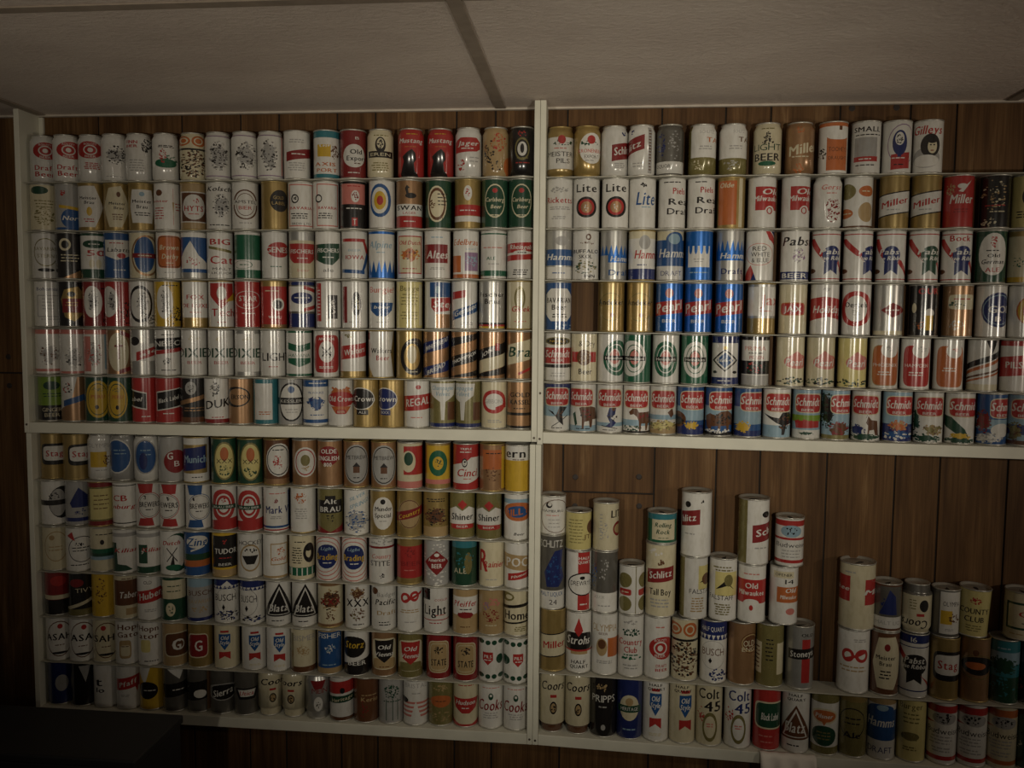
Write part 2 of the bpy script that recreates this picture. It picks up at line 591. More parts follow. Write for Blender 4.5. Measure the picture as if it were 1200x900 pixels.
def can_body(spec, kind, R, H, seed):
    """one closed skin of the can's side: the printed shapes are cut into its faces"""
    rnd = random.Random(seed)
    base = spec[0]
    z0, z1 = 0.0035, H - 0.0035
    if kind == 'n':
        prof = [(z0, R - 0.003), (z0 + 0.005, R), (z1 - 0.013, R), (z1 - 0.003, R - 0.0042), (z1, R - 0.0045)]
    elif kind == 'c':   # taper to a narrow foot
        prof = [(z0, R - 0.006), (z0 + 0.016, R - 0.004), (z0 + 0.020, R), (z1 - 0.013, R), (z1 - 0.003, R - 0.0042), (z1, R - 0.0045)]
    else:
        prof = [(z0, R), (z1, R)]
    U, Vv = 1000.0 * R, 1000.0 * (z1 - z0)
    polys = design_faces(spec, rnd)
    pts, edges, faces = [], [], []

    def add(a, v):
        pts.append(Vector((a * U, v * Vv)))
        return len(pts) - 1
    for i in range(NCOL + 1):
        a = -math.pi + 2 * math.pi * i / NCOL
        e0, e1 = add(a, 0), add(a, 1)
        edges.append((e0, e1))
        if i:
            edges += [(e0 - 2, e0), (e1 - 2, e1)]
    for (z, r) in prof[1:-1]:
        v = (z - z0) / (z1 - z0)
        edges.append((add(-math.pi, v), add(math.pi, v)))
    cols, shapes = [], []
    for c, poly in polys:
        x, y = [q[0] for q in poly], [q[1] for q in poly]
        if (max(x) - min(x)) * (max(y) - min(y)) < 1.5e-6:
            continue
        idx = [add(a, v) for a, v in poly]
        edges += [(idx[i - 1], idx[i]) for i in range(len(idx))]
        shapes.append(poly)
        cols.append(c)
    vo, eo, fo, _, _, _ = delaunay_2d_cdt(pts, edges, [], 0, 0.004, False)
    VV = np.array([(q[0] / U, q[1] / Vv) for q in vo])
    cen = VV[np.array([f[:3] for f in fo])].mean(axis=1)
    top = np.full(len(fo), -1)
    cx, cy = cen[:, 0], cen[:, 1]
    for si, poly in enumerate(shapes):      # the last shape painted over a face gives its colour
        px_, py_ = np.array(poly).T
        sel = np.nonzero((cx > px_.min()) & (cx < px_.max()) & (cy > py_.min()) & (cy < py_.max()))[0]
        if not len(sel):
            continue
        X, Y = cx[sel][:, None], cy[sel][:, None]
        xa, ya, xb, yb = px_[None], py_[None], np.roll(px_, -1)[None], np.roll(py_, -1)[None]
        with np.errstate(divide='ignore', invalid='ignore'):
            hit = ((ya > Y) != (yb > Y)) & (X < (xb - xa) * (Y - ya) / (yb - ya) + xa)
        top[sel[hit.sum(axis=1) % 2 == 1]] = si

    def radius(z):
        for (za, ra), (zb, rb) in zip(prof, prof[1:]):
            if z <= zb + 1e-6:
                t = (z - za) / (zb - za)
                return ra + (rb - ra) * t, (rb - ra) / (zb - za)
        return prof[-1][1], 0
    # weld the seam at the back
    key, remap, verts, norms = {}, [], [], []
    for q in vo:
        a = q[0] / U
        if a > math.pi - 1e-4:
            a = -math.pi
        z = z0 + q[1] / 1000.0
        kk = (round(a * 4000), round(z * 1e6))
        if kk not in key:
            key[kk] = len(verts)
            r, sl = radius(z)
            verts.append((r * math.sin(a), -r * math.cos(a), z))
            nn = Vector((math.sin(a), -math.cos(a), -sl if kind != 's' else 0)).normalized()
            norms.append(nn)
        remap.append(key[kk])
    fout, fcol = [], []
    seen = set()
    for f, o in zip(fo, top):
        g = [remap[i] for i in f]
        if len(set(g)) < 3 or frozenset(g) in seen:
            continue
        seen.add(frozenset(g))
        fout.append(g)
        fcol.append(cols[o] if o >= 0 else base)
    me = bpy.data.meshes.new('body')
    me.from_pydata(verts, [], fout)
    me.materials.append(M_PRINT)
    jit = rnd.uniform(0.86, 1.06)
    at = me.attributes.new('print_colour', 'FLOAT_COLOR', 'FACE')
    buf = []
    for c in fcol:
        q = PAL[c][1]
        buf += [q[0] * jit, q[1] * jit, q[2] * jit, 1]
    at.data.foreach_set('color', buf)
    am = me.attributes.new('print_metal', 'FLOAT', 'FACE')
    am.data.foreach_set('value', [PAL[c][2] for c in fcol])
    me.polygons.foreach_set('use_smooth', [True] * len(me.polygons))
    me.normals_split_custom_set_from_vertices(norms)
    me.update()
    return me


LIDS = {}


def lid_mesh(R, H, kind, gold, opened):
    k = ('lid', round(R, 4), kind, gold, opened)
    if k in LIDS:
        return LIDS[k]
    rt = R - 0.0045 if kind != 's' else R
    prof = [(rt - 0.0002, -0.0036), (rt + 0.0008, -0.0030), (rt + 0.0010, -0.0008), (rt + 0.0002, 0.0), (rt - 0.0016, -0.0004), (rt - 0.0026, -0.0055), (rt - 0.006, -0.0060), (rt - 0.008, -0.0048), (0.0005, -0.0048)]
    vs, fs = lathe(prof, 28, True)
    me = bpy.data.meshes.new('lid')
    me.from_pydata(vs, [], fs)
    me.materials.append(M_GOLD if gold else M_SILVER)
    me.polygons.foreach_set('use_smooth', [True] * len(me.polygons))
    me.update()
    LIDS[k] = me
    return me


def base_mesh(R, kind, gold):
    k = ('base', round(R, 4), kind, gold)
    if k in LIDS:
        return LIDS[k]
    rb = R - 0.006 if kind == 'c' else (R - 0.003 if kind == 'n' else R)
    prof = [(rb - 0.0002, 0.0036), (rb + 0.0008, 0.0030), (rb + 0.0010, 0.0008), (rb + 0.0002, 0.0), (rb - 0.0016, 0.0004), (rb - 0.0030, 0.0050), (0.0005, 0.0050)]
    vs, fs = lathe(prof, 28, True)
    fs = [tuple(reversed(f)) for f in fs]
    me = bpy.data.meshes.new('base_rim')
    me.from_pydata(vs, [], fs)
    me.materials.append(M_GOLD if gold else M_SILVER)
    me.polygons.foreach_set('use_smooth', [True] * len(me.polygons))
    me.update()
    LIDS[k] = me
    return me


def mouth_mesh():
    """drop-shaped pull-tab opening"""
    if 'mouth' in LIDS:
        return LIDS['mouth']
    pts = []
    for i in range(18):
        t = 2 * math.pi * i / 18
        pts.append((0.0075 * math.sin(t) * (0.55 + 0.45 * math.cos(t)), 0.014 * math.cos(t)))
    n = len(pts)
    vs = [(x, y, 0) for x, y in pts] + [(x, y, 0.0006) for x, y in pts]
    fs = [tuple(range(n, 2 * n))] + [(i, (i + 1) % n, n + (i + 1) % n, n + i) for i in range(n)]
    me = bpy.data.meshes.new('mouth_opening')
    me.from_pydata(vs, [], fs)
    me.materials.append(M_DARK)
    me.update()
    LIDS['mouth'] = me
    return me


ORD = ['', 'first', 'second', 'third', 'fourth', 'fifth', 'sixth', 'seventh', 'eighth', 'ninth', 'tenth', 'eleventh', 'twelfth',
       'thirteenth', 'fourteenth', 'fifteenth', 'sixteenth', 'seventeenth', 'eighteenth', 'nineteenth', 'twentieth']
SHAPE = {'b': 'band', 'e': 'oval', 'o': 'panel', 'r': 'panel', 'd': 'diamond', 's': 'slanted band', 'q': 'emblem', 'a': 'ring', 'z': 'peaks', 'm': 'picture', 'M': 'picture'}


def look(spec):
    """what the print looks like, in a few words"""
    base = PAL[spec[0]][0]
    best = []
    for tok in spec.split('|')[1:]:
        f = tok.split(' ')
        k, c = f[0], f[1][0]
        if k == 'b':
            size = (float(f[3]) - float(f[2])) * 1.6
        elif k == 'q':
            xs = [float(a.split(',')[0]) for a in f[2:]]
            ys = [float(a.split(',')[1]) for a in f[2:]]
            size = (max(xs) - min(xs)) * (max(ys) - min(ys)) * 0.6
        elif k in 'eord':
            size = 3.2 * float(f[4]) * float(f[5])
        elif k == 's':
            size = 4 * float(f[4]) * float(f[5])
        elif k == 'a':
            size = 1.0 * float(f[4]) * float(f[5])
        elif k in 'mM':
            size = 2.0 * float(f[4]) * float(f[5])
        elif k in 'tkix':
            size = 1.2 * float(f[4]) * float(f[5])
        else:
            continue
        nm = SHAPE.get(k, 'lettering')
        cn = PAL[c][0]
        if cn != base or k in 'mM':
            best.append((size, cn + ' ' + nm))
    best.sort(key=lambda t: -t[0])
    return base, (best[0][1] if best else 'faint print')


N_CAN = [0]


def can(x, y, z, H, R, spec, place, group, tilt=(0, 0), opened=False, flip=False):
    N_CAN[0] += 1
    head = spec.split('|')[0]
    kind = head[1] if len(head) > 1 and head[1] in 'nc' else 's'
    gold = 'g' in head[1:]
    name = 'tall_beer_can' if H > 0.14 else ('necked_beer_can' if kind != 's' else 'straight_beer_can')
    root = empty(name, (x, y, z))
    ang = math.atan2(CAM.x - x, y - CAM.y)
    root.rotation_euler = (tilt[0], tilt[1], ang)
    basec, feat = look(spec)
    tag(root, '%s %scan with %s, %s' % (basec, 'tall ' if H > 0.14 else '', feat, place), 'beer can', group)
    body = bpy.data.objects.new('body', can_body(spec, kind, R, H, N_CAN[0]))
    COL.objects.link(body)
    body.parent = root
    lid = bpy.data.objects.new('lid', lid_mesh(R, H, kind, gold, opened))
    COL.objects.link(lid)
    lid.parent = root
    lid.location = (0, 0, H)
    bs = bpy.data.objects.new('base_rim', base_mesh(R, kind, gold))
    COL.objects.link(bs)
    bs.parent = root
    if opened:
        mo = bpy.data.objects.new('mouth_opening', mouth_mesh())
        COL.objects.link(mo)
        mo.parent = lid
        mo.location = (0.002, -0.008, -0.0047)
        mo.rotation_euler = (0, 0, (N_CAN[0] * 1.7) % 6.28)
    if flip:     # stands on its lid
        for o in (body, lid, bs):
            o.rotation_euler = (0, math.pi, 0)
            o.location = (0, 0, H - o.location.z)
    return root

# ------------------------------------------------------------------ the cans: photo column, print
IRON = 'e R {p} .68 .85 .19|a W {p} .68 .5 .11 .1|e W {p} .68 .2 .05|t W {p} .81 .05 .45 IRON CITY|t W {p} .54 .05 .4 BEER'
DRAFT = '|k R .05 .30 .11 .72 Draft|k R .05 .16 .11 .7 Beer'
HORSE = 'Rn|q K -.8,0 -.55,.33 -.65,.42 -.3,.52 .05,.58 .32,.5 .38,.36 .2,.28 .28,.12 .6,0|i W .0 .76 .1 .85 Mustang|l O 0 .63 .5 .02 1|l Y 0 .9 .5 .02 1'
DIXIE = 'm C 0 .82 .4 .07 12|k F -.05 .5 .21 1.0 DIXIE|t R 0 .28 .07 .55 BEER'
CARLS = 'F|a C 0 .55 .75 .36 .06|i C 0 .58 .09 .68 Carlsberg|i C .1 .43 .08 .4 Beer|e R 0 .77 .2 .05|l C 0 .25 .4 .02 1'
TRI = '|q {c} -1,.2 1,.2 .05,.98|q W -.86,.235 .86,.235 .05,.90|q {c} -.76,.25 .76,.25 .05,.84|i W .0 .40 .17 .7 Blatz|l K -.1 .1 .5 .02 1'
GOBLET = '|b N 0 .08|q W {a},.96 {b},.96 {c},.7 {d},.55 {e},.15 {f},.15 {g},.55 {h},.7|i L {p} .86 .1 .8 Champagne|i L {p} .73 .1 .55 Velvet|r X .65 .35 .28 .2'
LITE = 'W|k K {p} .82 .17 .75 Lite|e K {p} .42 .75 .22|e R {p} .42 .6 .17|e H {p} .42 .42 .12|m W {p} .42 .2 .07 6'
OLDMIL = '|r R {p} .58 .75 .24|i W {q} .72 .12 .5 Old|i W {p} .58 .11 .85 Milwaukee|e W {q} .33 .3 .1|e R {q} .33 .2 .07|e W {q} .33 .12 .05'
HEIN = '|e {o} {p} .5 .85 .38|e {i} {p} .5 .66 .30|e {o} {p} .5 .62 .28|e {i} {p} .5 .44 .2|e P {p} .52 .36 .15|r K {p} .5 .8 .05|k W {p} .5 .06 .7 Heineken|m R {p} .66 .12 .03 4'
PABST = '|b R .93 .95|b R .03 .05|q R -1.1,.86 -.8,.86 {a},.52 {a},.40|q R {b},.35 {b},.5 1.2,.12 1.2,.0|e {c} {p} .52 .58 .19|q {c} {a},.38 {b},.38 {b},.12 {p},.22 {a},.12|i W {p} .59 .11 .75 Pabst|i W {p} .46 .08 .95 Blue Ribbon|e X -.85 .2 .18 .05'
PEARL = 'M|e P 0 .8 .3 .1|s R 0 .5 1.0 .14 .1|x W 0 .52 .2 .9 .1 Pearl|t W 0 .22 .07 .5 BEER'
ANDEKER = 'Gg|k K 0 .6 .12 .9 Andeker|a V 0 .5 .85 .3 .04|e O .1 .33 .15 .05'
MILLER = 'Gg|s K 0 .47 1.2 .225 .15|s W 0 .47 1.2 .20 .15|x R .05 .5 .13 .85 .13 Miller|l Q 0 .35 .5 .02 1'
OSTYLE = '|r R {p} .86 .32 .025|q {b} {l},.80 {r},.80 {r},.6 {p},.42 {l},.6|i W {p} .71 .09 .30 Old|i W {p} .60 .09 .36 Style|q R {l},.38 {r},.38 {r},.2 {p},.28 {l},.2|l C 0 .1 .5 .03 2'
STAGB = '|o K {p} .55 .92 .25|o W {p} .57 .80 .17|k R {p} .57 .14 .62 Stag'
MET = 'Hg|e Q 0 .5 .92 .45|a K 0 .5 .86 .42 .05|t K 0 .66 .09 .75 METBREW|r X 0 .38 .25 .07|q K -.3,.45 .3,.45 0,.55|l K 0 .2 .3 .02 1'
ASAHI = '|a X 0 .5 .88 .43 .05|e R {p} .8 .2 .06|k K {p} .55 .16 .95 ASAHI|l X 0 .35 .4 .02 1|e K 0 .16 .6 .03'
COORS = '|i K {p} .80 .15 .9 Coors|r R {p} .62 .25 .025|e K {p} .42 .28 .11|e T {p} .42 .2 .08|m K {p} .42 .15 .06 6'
COLT = '|k {c} {p} .86 .17 .75 Colt|k {c} {q} .65 .17 .6 45|m R -.55 .52 .28 .13 16|a V .1 .3 .55 .25 .14|l P .1 .33 .3 .04 2'
BUD = '|b {c} .83 .95|e Q .15 .74 .75 .1|m K .15 .74 .6 .07 14|q {c} -1,.62 -.4,.66 -1,.7|t K .1 .53 .1 .95 Budweiser|l Q 0 .38 .75 .08 3|l Q 0 .22 .7 .05 2|b {c} .05 .12'
BREW = 'W|q {c} -.85,1 .3,1 .2,.78 -.7,.78|q {c} -.7,.2 .2,.2 .35,.02 -.85,.02|a {c} {p} .5 .85 .31 .04|e W {p} .5 .8 .29|a K {p} .5 .76 .27 .025|m K -.35 .68 .12 .04 6|k K {p} .52 .12 .72 BREWERS|l K {p} .4 .3 .02 1'
SHINER = '|q W -.95,.62 -.5,.70 0,.60 .5,.70 .95,.62 .95,.3 -.95,.3|d R 0 .74 .38 .11|k K 0 .47 .15 .82 Shiner|o R 0 .25 .88 .055|t W 0 .25 .05 .45 BEER'
BEBRAU = 'W|s R 0 .10 1.4 .15 .12|e R {p} .57 .85 .37|e W {p} .57 .62 .27|e R {p} .57 .55 .23|e W {p} .57 .4 .17|r F {p} .53 .9 .05|t W {p} .53 .05 .75 BRAU BIER|m R {p} .68 .2 .05 8'
RINGS = 'W|a P {p} .55 1.35 .66 .06|a P {p} .55 1.2 .56 .06|a P {p} .55 1.05 .46 .06|a P {p} .55 .92 .37 .05|e N {p} .55 .8 .28|k Y {p} .54 .14 .8 Brading|i L {p} .73 .07 .5 Light|l W {p} .4 .4 .02 1'
STATE = 'D|o C 0 .5 .80 .37|o T 0 .5 .76 .355|o C 0 .5 .68 .31|o T 0 .5 .65 .30|m K 0 .66 .35 .09 20|k K 0 .37 .15 .6 STATE'
DOTS = 'W|e F -.75 .9 .2 .055|e F -.25 .88 .2 .055|e F .25 .88 .2 .055|e F .75 .9 .2 .055|e F -.75 .12 .2 .055|e F -.25 .1 .2 .055|e F .25 .1 .2 .055|e F .75 .12 .2 .055|e F {f} .5 .25 .11|q R {l},.66 {r},.66 {r},.48 {p},.36 {l},.48|k W {p} .56 .07 .3 PILS|l W {p} .48 .3 .02 1'
COOKS = 'W|l P 0 .92 .7 .015 1|e F 0 .72 .2 .08|e W 0 .74 .1 .03|i D .0 .52 .25 .95 Cooks|l Q 0 .28 .6 .08 3'
CIRC = 'Cn|e O -.65 .84 .45 .11|e O .38 .84 .5 .12|a C -.65 .84 .3 .07 .1|a C .38 .84 .33 .08 .1|r K 0 .66 1 .02|m XK 0 .34 1 .3 110'


def fm(s, **k):
    for a, b in k.items():
        s = s.replace('{' + a + '}', str(b))
    return s


def pab(p, c='N', extra=''):
    return 'W' + fm(PABST, p=p, c=c, a=round(p - .45, 2), b=round(p + .45, 2)) + extra


def osty(base, p, b='B'):
    return base + fm(OSTYLE, p=p, l=round(p - .45, 2), r=round(p + .45, 2), b=b)


def gob(s):
    k = {n: round(v + s, 2) for n, v in zip('abcdefgh', (-.95, .95, .85, .2, .12, -.12, -.2, -.85))}
    return 'V' + fm(GOBLET, p=s, **k)


def sch(base, p, scene_part):
    """the shield on top, a painted scene below"""
    return base + '|' + scene_part + fm('|o C {p} .725 .90 .205|o R {p} .725 .85 .187', p=p) + '|i W %s .755 .17 .82 Schmidt|t W %s .585 .055 .45 BEER' % (p, p)


UL = [
 # top row
 [(43, 'Wn|' + fm(IRON, p=.1) + DRAFT), (73, 'Wn|' + fm(IRON, p=.15) + DRAFT), (98, 'Wn|' + fm(IRON, p=-.1) + '|l R 0 .33 .6 .08 4'),
  (132, 'Wn|M QK .1 .55 .7 .2 70|l Q 0 .08 .7 .015 1'), (162, 'Wn|k R -.55 .83 .07 .45 FINN|k R -.5 .74 .06 .4 BIER|m K .55 .76 .42 .14 40|l Q -.2 .32 .6 .14 5'),
  (194, 'Wn|e E .0 .36 .78 .1|m R -.2 .52 .25 .15 30|l K .0 .73 .65 .03 2|m E .3 .45 .5 .1 20'), (226, CIRC),
  (256, 'Wn|b U .92 .94|b U .05 .07|M QK 0 .5 .7 .32 110'), (287, 'Wn|b U .92 .94|b U .05 .07|M QK .1 .5 .75 .3 110'),
  (317, 'Wn|b U .92 .94|b U .05 .07|M QK -.1 .5 .6 .34 100|r P .85 .5 .04 .42'), (348, 'W|s D .1 .52 .9 .1 .12|l W .1 .52 .6 .03 1|l Q 0 .25 .7 .1 4|l Q 0 .8 .6 .05 2'),
  (383, 'W|b Z .86 1|b Z 0 .08|r Y -.2 .58 .5 .13|m X .6 .55 .28 .14 30|m W -.2 .68 .4 .03 10|k O -.1 .29 .08 .75 AXIS|k O 0 .16 .08 .75 PORT'),
  (414, 'D|e W .05 .46 .8 .25|k K .2 .55 .1 .45 Old|k K .2 .41 .1 .7 Export|t W .3 .84 .06 .15 B|l W 0 .1 .5 .02 1|l X .3 .3 .3 .02 1'),
  (446, 'Cn|e K 0 .68 .4 .17|e C 0 .71 .27 .11|m K 0 .7 .18 .09 20|s K 0 .48 .9 .07 0|t C 0 .48 .07 .75 EREN|l V 0 .88 .6 .03 1|l V 0 .22 .7 .1 4'),
  (482, HORSE), (516, HORSE), (549, 'Wn|q R -.95,.48 -.95,.72 -.6,.81 .6,.81 .87,.72 .87,.58 .6,.52|i W .0 .69 .1 .75 Jager|l W -.1 .58 .5 .02 1|m R -.5 .22 .28 .12 22|l Q .4 .35 .4 .08 2'),
  (582, 'Tn|m OR .2 .7 .6 .2 45|m K -.5 .5 .35 .25 40|e O .9 .2 .3 .2|m K .1 .2 .4 .1 8'),
  (611, 'Kn|a V 0 .55 .55 .24 .1|e W 0 .55 .36 .15|e K 0 .56 .15 .1|m R 0 .87 .35 .06 12|l R 0 .26 .6 .05 1|l V 0 .36 .5 .03 1')],
 [(44, 'C|m V 0 .3 .7 .2 50|e F -.3 .88 .6 .09|l V 0 .58 .7 .1 3'), (74.4, 'Q|m R -.4 .82 .2 .06 12|e B .2 .25 .78 .24|s Y .2 .48 .9 .035 -.08|i W .2 .26 .1 .65 Nord|b B 0 .05'),
  (102.7, 'Gg|q W -1.2,.95 .2,.97 .8,.5 .2,.05 -1.2,.05|k K -.25 .70 .07 .6 Meister|k K -.2 .60 .07 .35 Brau|e Y -.2 .4 .2 .1|l R -.2 .2 .4 .05 2'),
  (131, 'Gg|q C -.92,.5 -.6,.92 .3,.97 .88,.5 .3,.05 -.6,.05|k K 0 .58 .06 .6 Meister|k K .1 .48 .06 .35 Brau|e X .1 .78 .15 .06|l X 0 .28 .4 .08 3'),
  (165.6, 'Wg|b G 0 .14|b G .88 1|q G -1,.9 -.7,.9 -.85,.5 -.7,.12 -1,.12|q G 1,.9 .7,.9 .85,.5 .7,.12 1,.12|k K 0 .62 .07 .7 Meister|k K 0 .50 .08 .4 Brau|e L 0 .78 .2 .05|l K 0 .34 .6 .05 2'),
  (195.7, 'W|r P .42 .5 .015 .4|q T .42,.3 .5,.6 .34,.6|e X -.6 .8 .22 .07|k R -.5 .62 .06 .55 Meister|l R -.6 .35 .35 .14 5|l R .75 .5 .2 .1 3'),
  (226.7, 'Tg|r W 0 .48 .95 .34|r X 0 .48 .88 .315|e W 0 .48 .80 .28|k R 0 .45 .12 .7 HYTS|m R .2 .62 .2 .05 8|l P 0 .33 .4 .02 1'),
  (257.6, 'W|i K 0 .87 .1 .85 Kolsch|M QK .1 .5 .6 .25 60|l K 0 .08 .8 .03 1'), (288, 'W|e X 0 .52 .88 .33|e W 0 .52 .80 .30|a X 0 .52 .68 .25 .04|r W 0 .57 1 .05|t K .0 .58 .07 .8 AMSTEL|t R 0 .45 .08 .5 BIER|l Q 0 .12 .6 .02 1'),
  (322, 'Gg|e K .3 .6 .65 .24|t G .3 .67 .07 .4 GOLD|t G .3 .55 .07 .5 LABEL'), (353, 'W|r P 0 .5 .88 .46|r W 0 .5 .83 .435|e K -.45 .64 .28 .1|e W -.45 .64 .2 .07|m K -.45 .64 .12 .04 6|k R 0 .44 .06 .8 BAVARIA|l K -.1 .27 .7 .07 3|t K 0 .1 .05 .7 BREW LTD'),
  (381, 'W|r P .1 .5 .8 .46|r W .1 .5 .74 .435|e K -.55 .64 .25 .09|e W -.55 .64 .18 .06|k R .1 .44 .06 .7 BAVARIA|l K -.1 .27 .6 .07 3'),
  (414, 'K|r P 0 .73 .88 .22|e W .15 .68 .32 .13|m D .15 .68 .22 .09 16|l R 0 .9 .6 .02 1|l W 0 .42 .7 .05 1|r R .1 .13 .22 .09|k W .1 .13 .12 .12 T'),
  (448, 'W|e B -.1 .58 .78 .36|e W -.15 .58 .62 .285|e Y -.15 .58 .46 .2|e R -.15 .58 .25 .1'),
  (480, 'H|b W .25 .5|b R 0 .24|k K 0 .42 .1 .9 SWAN|t R 0 .31 .05 .5 LAGER|e K .1 .68 .42 .06|q K -.22,.7 -.34,.84 -.2,.91 .02,.85 -.12,.83 -.05,.7|l W 0 .13 .5 .02 1'),
  (513.6, 'F|e C -.1 .5 .72 .39|a X -.1 .5 .64 .35 .12|m X -.5 .5 .2 .1 15|l X .1 .2 .3 .03 1|l K .3 .6 .4 .15 4'),
  (548, 'Gg|b R .25 .48|b W .12 .24|e W 0 .73 .32 .16|m R 0 .73 .15 .09 12|l W .1 .36 .7 .05 1'), (580, CARLS), (611, CARLS)],
 [(45, 'W|a V 0 .58 .82 .32 .06|t V 0 .66 .08 .8 BAVARIAN|t V 0 .5 .08 .6 STERN|e K 0 .18 .6 .04'), (74, 'K|e C -.3 .75 .42 .14|e K -.3 .75 .27 .09|l C 0 .45 .7 .1 3|q H -.5,0 1.2,.3 1.2,0'),
  (105, 'W|b F 0 .2|b F .95 1|e F 0 .76 .82 .09|l W 0 .76 .5 .02 1|k R .1 .56 .13 .65 50|e C -.2 .32 .2 .1|e C .3 .32 .2 .1'),
  (136, 'B|q W -.85,.5 -.85,.85 .85,.85 .85,.5 0,.4|l R 0 .78 .6 .04 1|i K .1 .63 .09 .8 Labatts|e R .3 .5 .32 .06|l W .2 .18 .5 .03 1'),
  (167.5, 'C|a H .1 .5 .92 .46 .1|e B .1 .52 .75 .4|r D .1 .5 .85 .05|l C .1 .5 .6 .02 1'), (198.7, 'W|o O 0 .58 .88 .36|o X 0 .58 .84 .345|o O 0 .58 .80 .33|i C 0 .68 .11 .7 Brown|i C .05 .48 .11 .6 Derby|l C 0 .33 .3 .02 1|l Q 0 .12 .5 .02 1'),
  (228.6, 'B|q W -.95,.45 -.3,.82 .3,.5 .95,.3 .95,.2 -.95,.2|m R -.1 .37 .55 .09 14|k W -.1 .37 .08 .4 OLD|b S 0 .12|b W .9 1'),
  (258, 'W|k R 0 .8 .13 .75 BIG|s V 0 .63 .85 .03 -.1|k R .1 .4 .17 .85 Cat|t K .1 .2 .06 .7 MALT|t K .1 .11 .05 .75 LIQUOR'),
  (290.7, 'E|b W .18 .4|a E -.3 .29 .65 .09 .06|b W .95 1|l E -.3 .29 .4 .02 1'), (322, 'W|e R .2 .62 .78 .17|k W .3 .62 .12 .95 GENESEE|l E .1 .25 .5 .02 1'),
  (354, 'C|b S .82 1|q R -.92,.75 .92,.75 .92,.42 .6,.32 -.6,.32 -.92,.42|k W 0 .58 .09 .85 FISCHERS|l W 0 .43 .5 .03 1|t P .1 .17 .07 .45 beer'),
  (384.6, 'W|q F -.92,.73 .85,.76 .85,.45 .3,.28 -.3,.3 -.92,.4|k W 0 .6 .09 .8 FISCHERS|l W 0 .45 .5 .03 1|t K 0 .17 .08 .4 ale'),
  (415.7, 'W|s R -.05 .82 .85 .035 0|q R .7,.85 1,.55 .88,.5 .6,.80|s B -.1 .14 .85 .04 -.03|q B .6,.10 1,.5 .88,.55 .55,.17|t L 0 .6 .05 .5 BEER|k R 0 .45 .09 .7 IOWA'),
  (447.5, 'W|i L -.1 .72 .15 .9 Alpine|b M 0 .12|z M .1 .38 7|b M .95 1|l L 0 .55 .4 .02 1'), (480.5, 'W|r R 0 .5 .88 .41|r C 0 .5 .83 .385|i R 0 .76 .09 .8 Old Dutch|M OXY 0 .5 .7 .15 40|l R 0 .2 .6 .03 1'),
  (513, 'W|r D -.1 .52 .87 .2|i W 0 .5 .17 .78 Altes|l L 0 .87 .5 .02 1|l Q 0 .2 .6 .03 2'), (546, 'W|i O 0 .77 .13 .9 Edelbrau|t L .4 .62 .04 .4 LIGHT|r O -.7 .3 .3 .18|r U .4 .35 .5 .2|m L .4 .38 .4 .14 24|b O 0 .08'),
  (578.4, 'W|b E .93 .96|b E .04 .16|l P 0 .65 .8 .05 1|k E -.2 .42 .07 .35 ALE|l Q 0 .3 .5 .02 1'), (609.6, 'W|s R 0 .65 1 .1 .06|s R 0 .44 1 .06 .06|i W .1 .66 .1 .85 Rheingold|e W .1 .54 .62 .045|l K .1 .54 .4 .02 1|l K 0 .12 .6 .07 3')],
 [(48, 'W|t N 0 .84 .08 .8 Bohemian|r Q 0 .45 .78 .25|r W 0 .45 .72 .23|l Q 0 .5 .5 .15 4|l Q 0 .15 .7 .02 1'),
  (76.7, 'K|q G -.75,.6 -.5,.82 .5,.9 .92,.7 .85,.3 .2,.1 -.5,.2|q D -.65,.3 -.65,.62 .75,.62 .75,.3|l G 0 .5 .5 .06 2|e K 0 .72 .3 .06'),
  (105, 'D|e W -.2 .55 .66 .36|M QK -.2 .55 .35 .25 36|m K .7 .2 .3 .15 20|l K .6 .85 .3 .03 1'), (137, 'R|e W -.5 .55 .5 .35|M QK -.5 .55 .25 .25 30|m K .6 .3 .4 .25 36'),
  (167, 'W|a K -.1 .5 .82 .42 .14|M QK 0 .5 .4 .3 44|m K .6 .15 .4 .12 20'), (197, 'Y|e W -.2 .55 .6 .38|M QK -.2 .55 .3 .28 36|m K .55 .25 .5 .2 36|l K .2 .92 .6 .02 1'),
  (229, 'Wg|b G 0 .2|k R 0 .66 .1 .65 FOX|k R 0 .47 .09 .92 DE LUXE|l P 0 .32 .5 .02 1'), (259.5, 'Wg|q R -.85,.97 .85,.97 .85,.7 0,.4 -.85,.7|e W 0 .75 .36 .15|q Y .2,.55 .95,.8 .95,.6|k R .1 .32 .17 .85 Tech|l R 0 .1 .4 .02 1'),
  (291, 'R|a W 0 .6 .92 .2 .05|k W 0 .63 .12 .68 STAR|t W 0 .49 .06 .35 BEER|l W 0 .3 .6 .02 1'), (321.6, 'Rg|b G .9 1|b H 0 .06|l C -.2 .8 .6 .05 1|e W .3 .5 .46 .14|e K .3 .5 .32 .1|l W 0 .22 .5 .03 2'),
  (353.6, 'A|b W .35 .9|e N 0 .64 .82 .13|l W 0 .65 .6 .05 1|s R .6 .83 .45 .04 -.1|s R .6 .43 .45 .04 .1|b N 0 .3|b N .93 1'),
  (385, 'W|r R -.75 .55 .17 .42|r K .3 .45 .36 .26|m W .3 .45 .2 .16 22|l W -.75 .55 .1 .3 8'), (415.7, 'W|r D -.75 .5 .16 .4|e K .1 .52 .36 .27|m C .1 .52 .22 .17 20|l Q 0 .12 .5 .02 1'),
  (447.5, 'W|k P 0 .83 .13 .9 Burgie!|q B -.92,.55 .85,.55 .75,.38 .3,.25 -.4,.25 -.85,.38|i W 0 .45 .07 .6 beer|l Q 0 .12 .5 .02 1'),
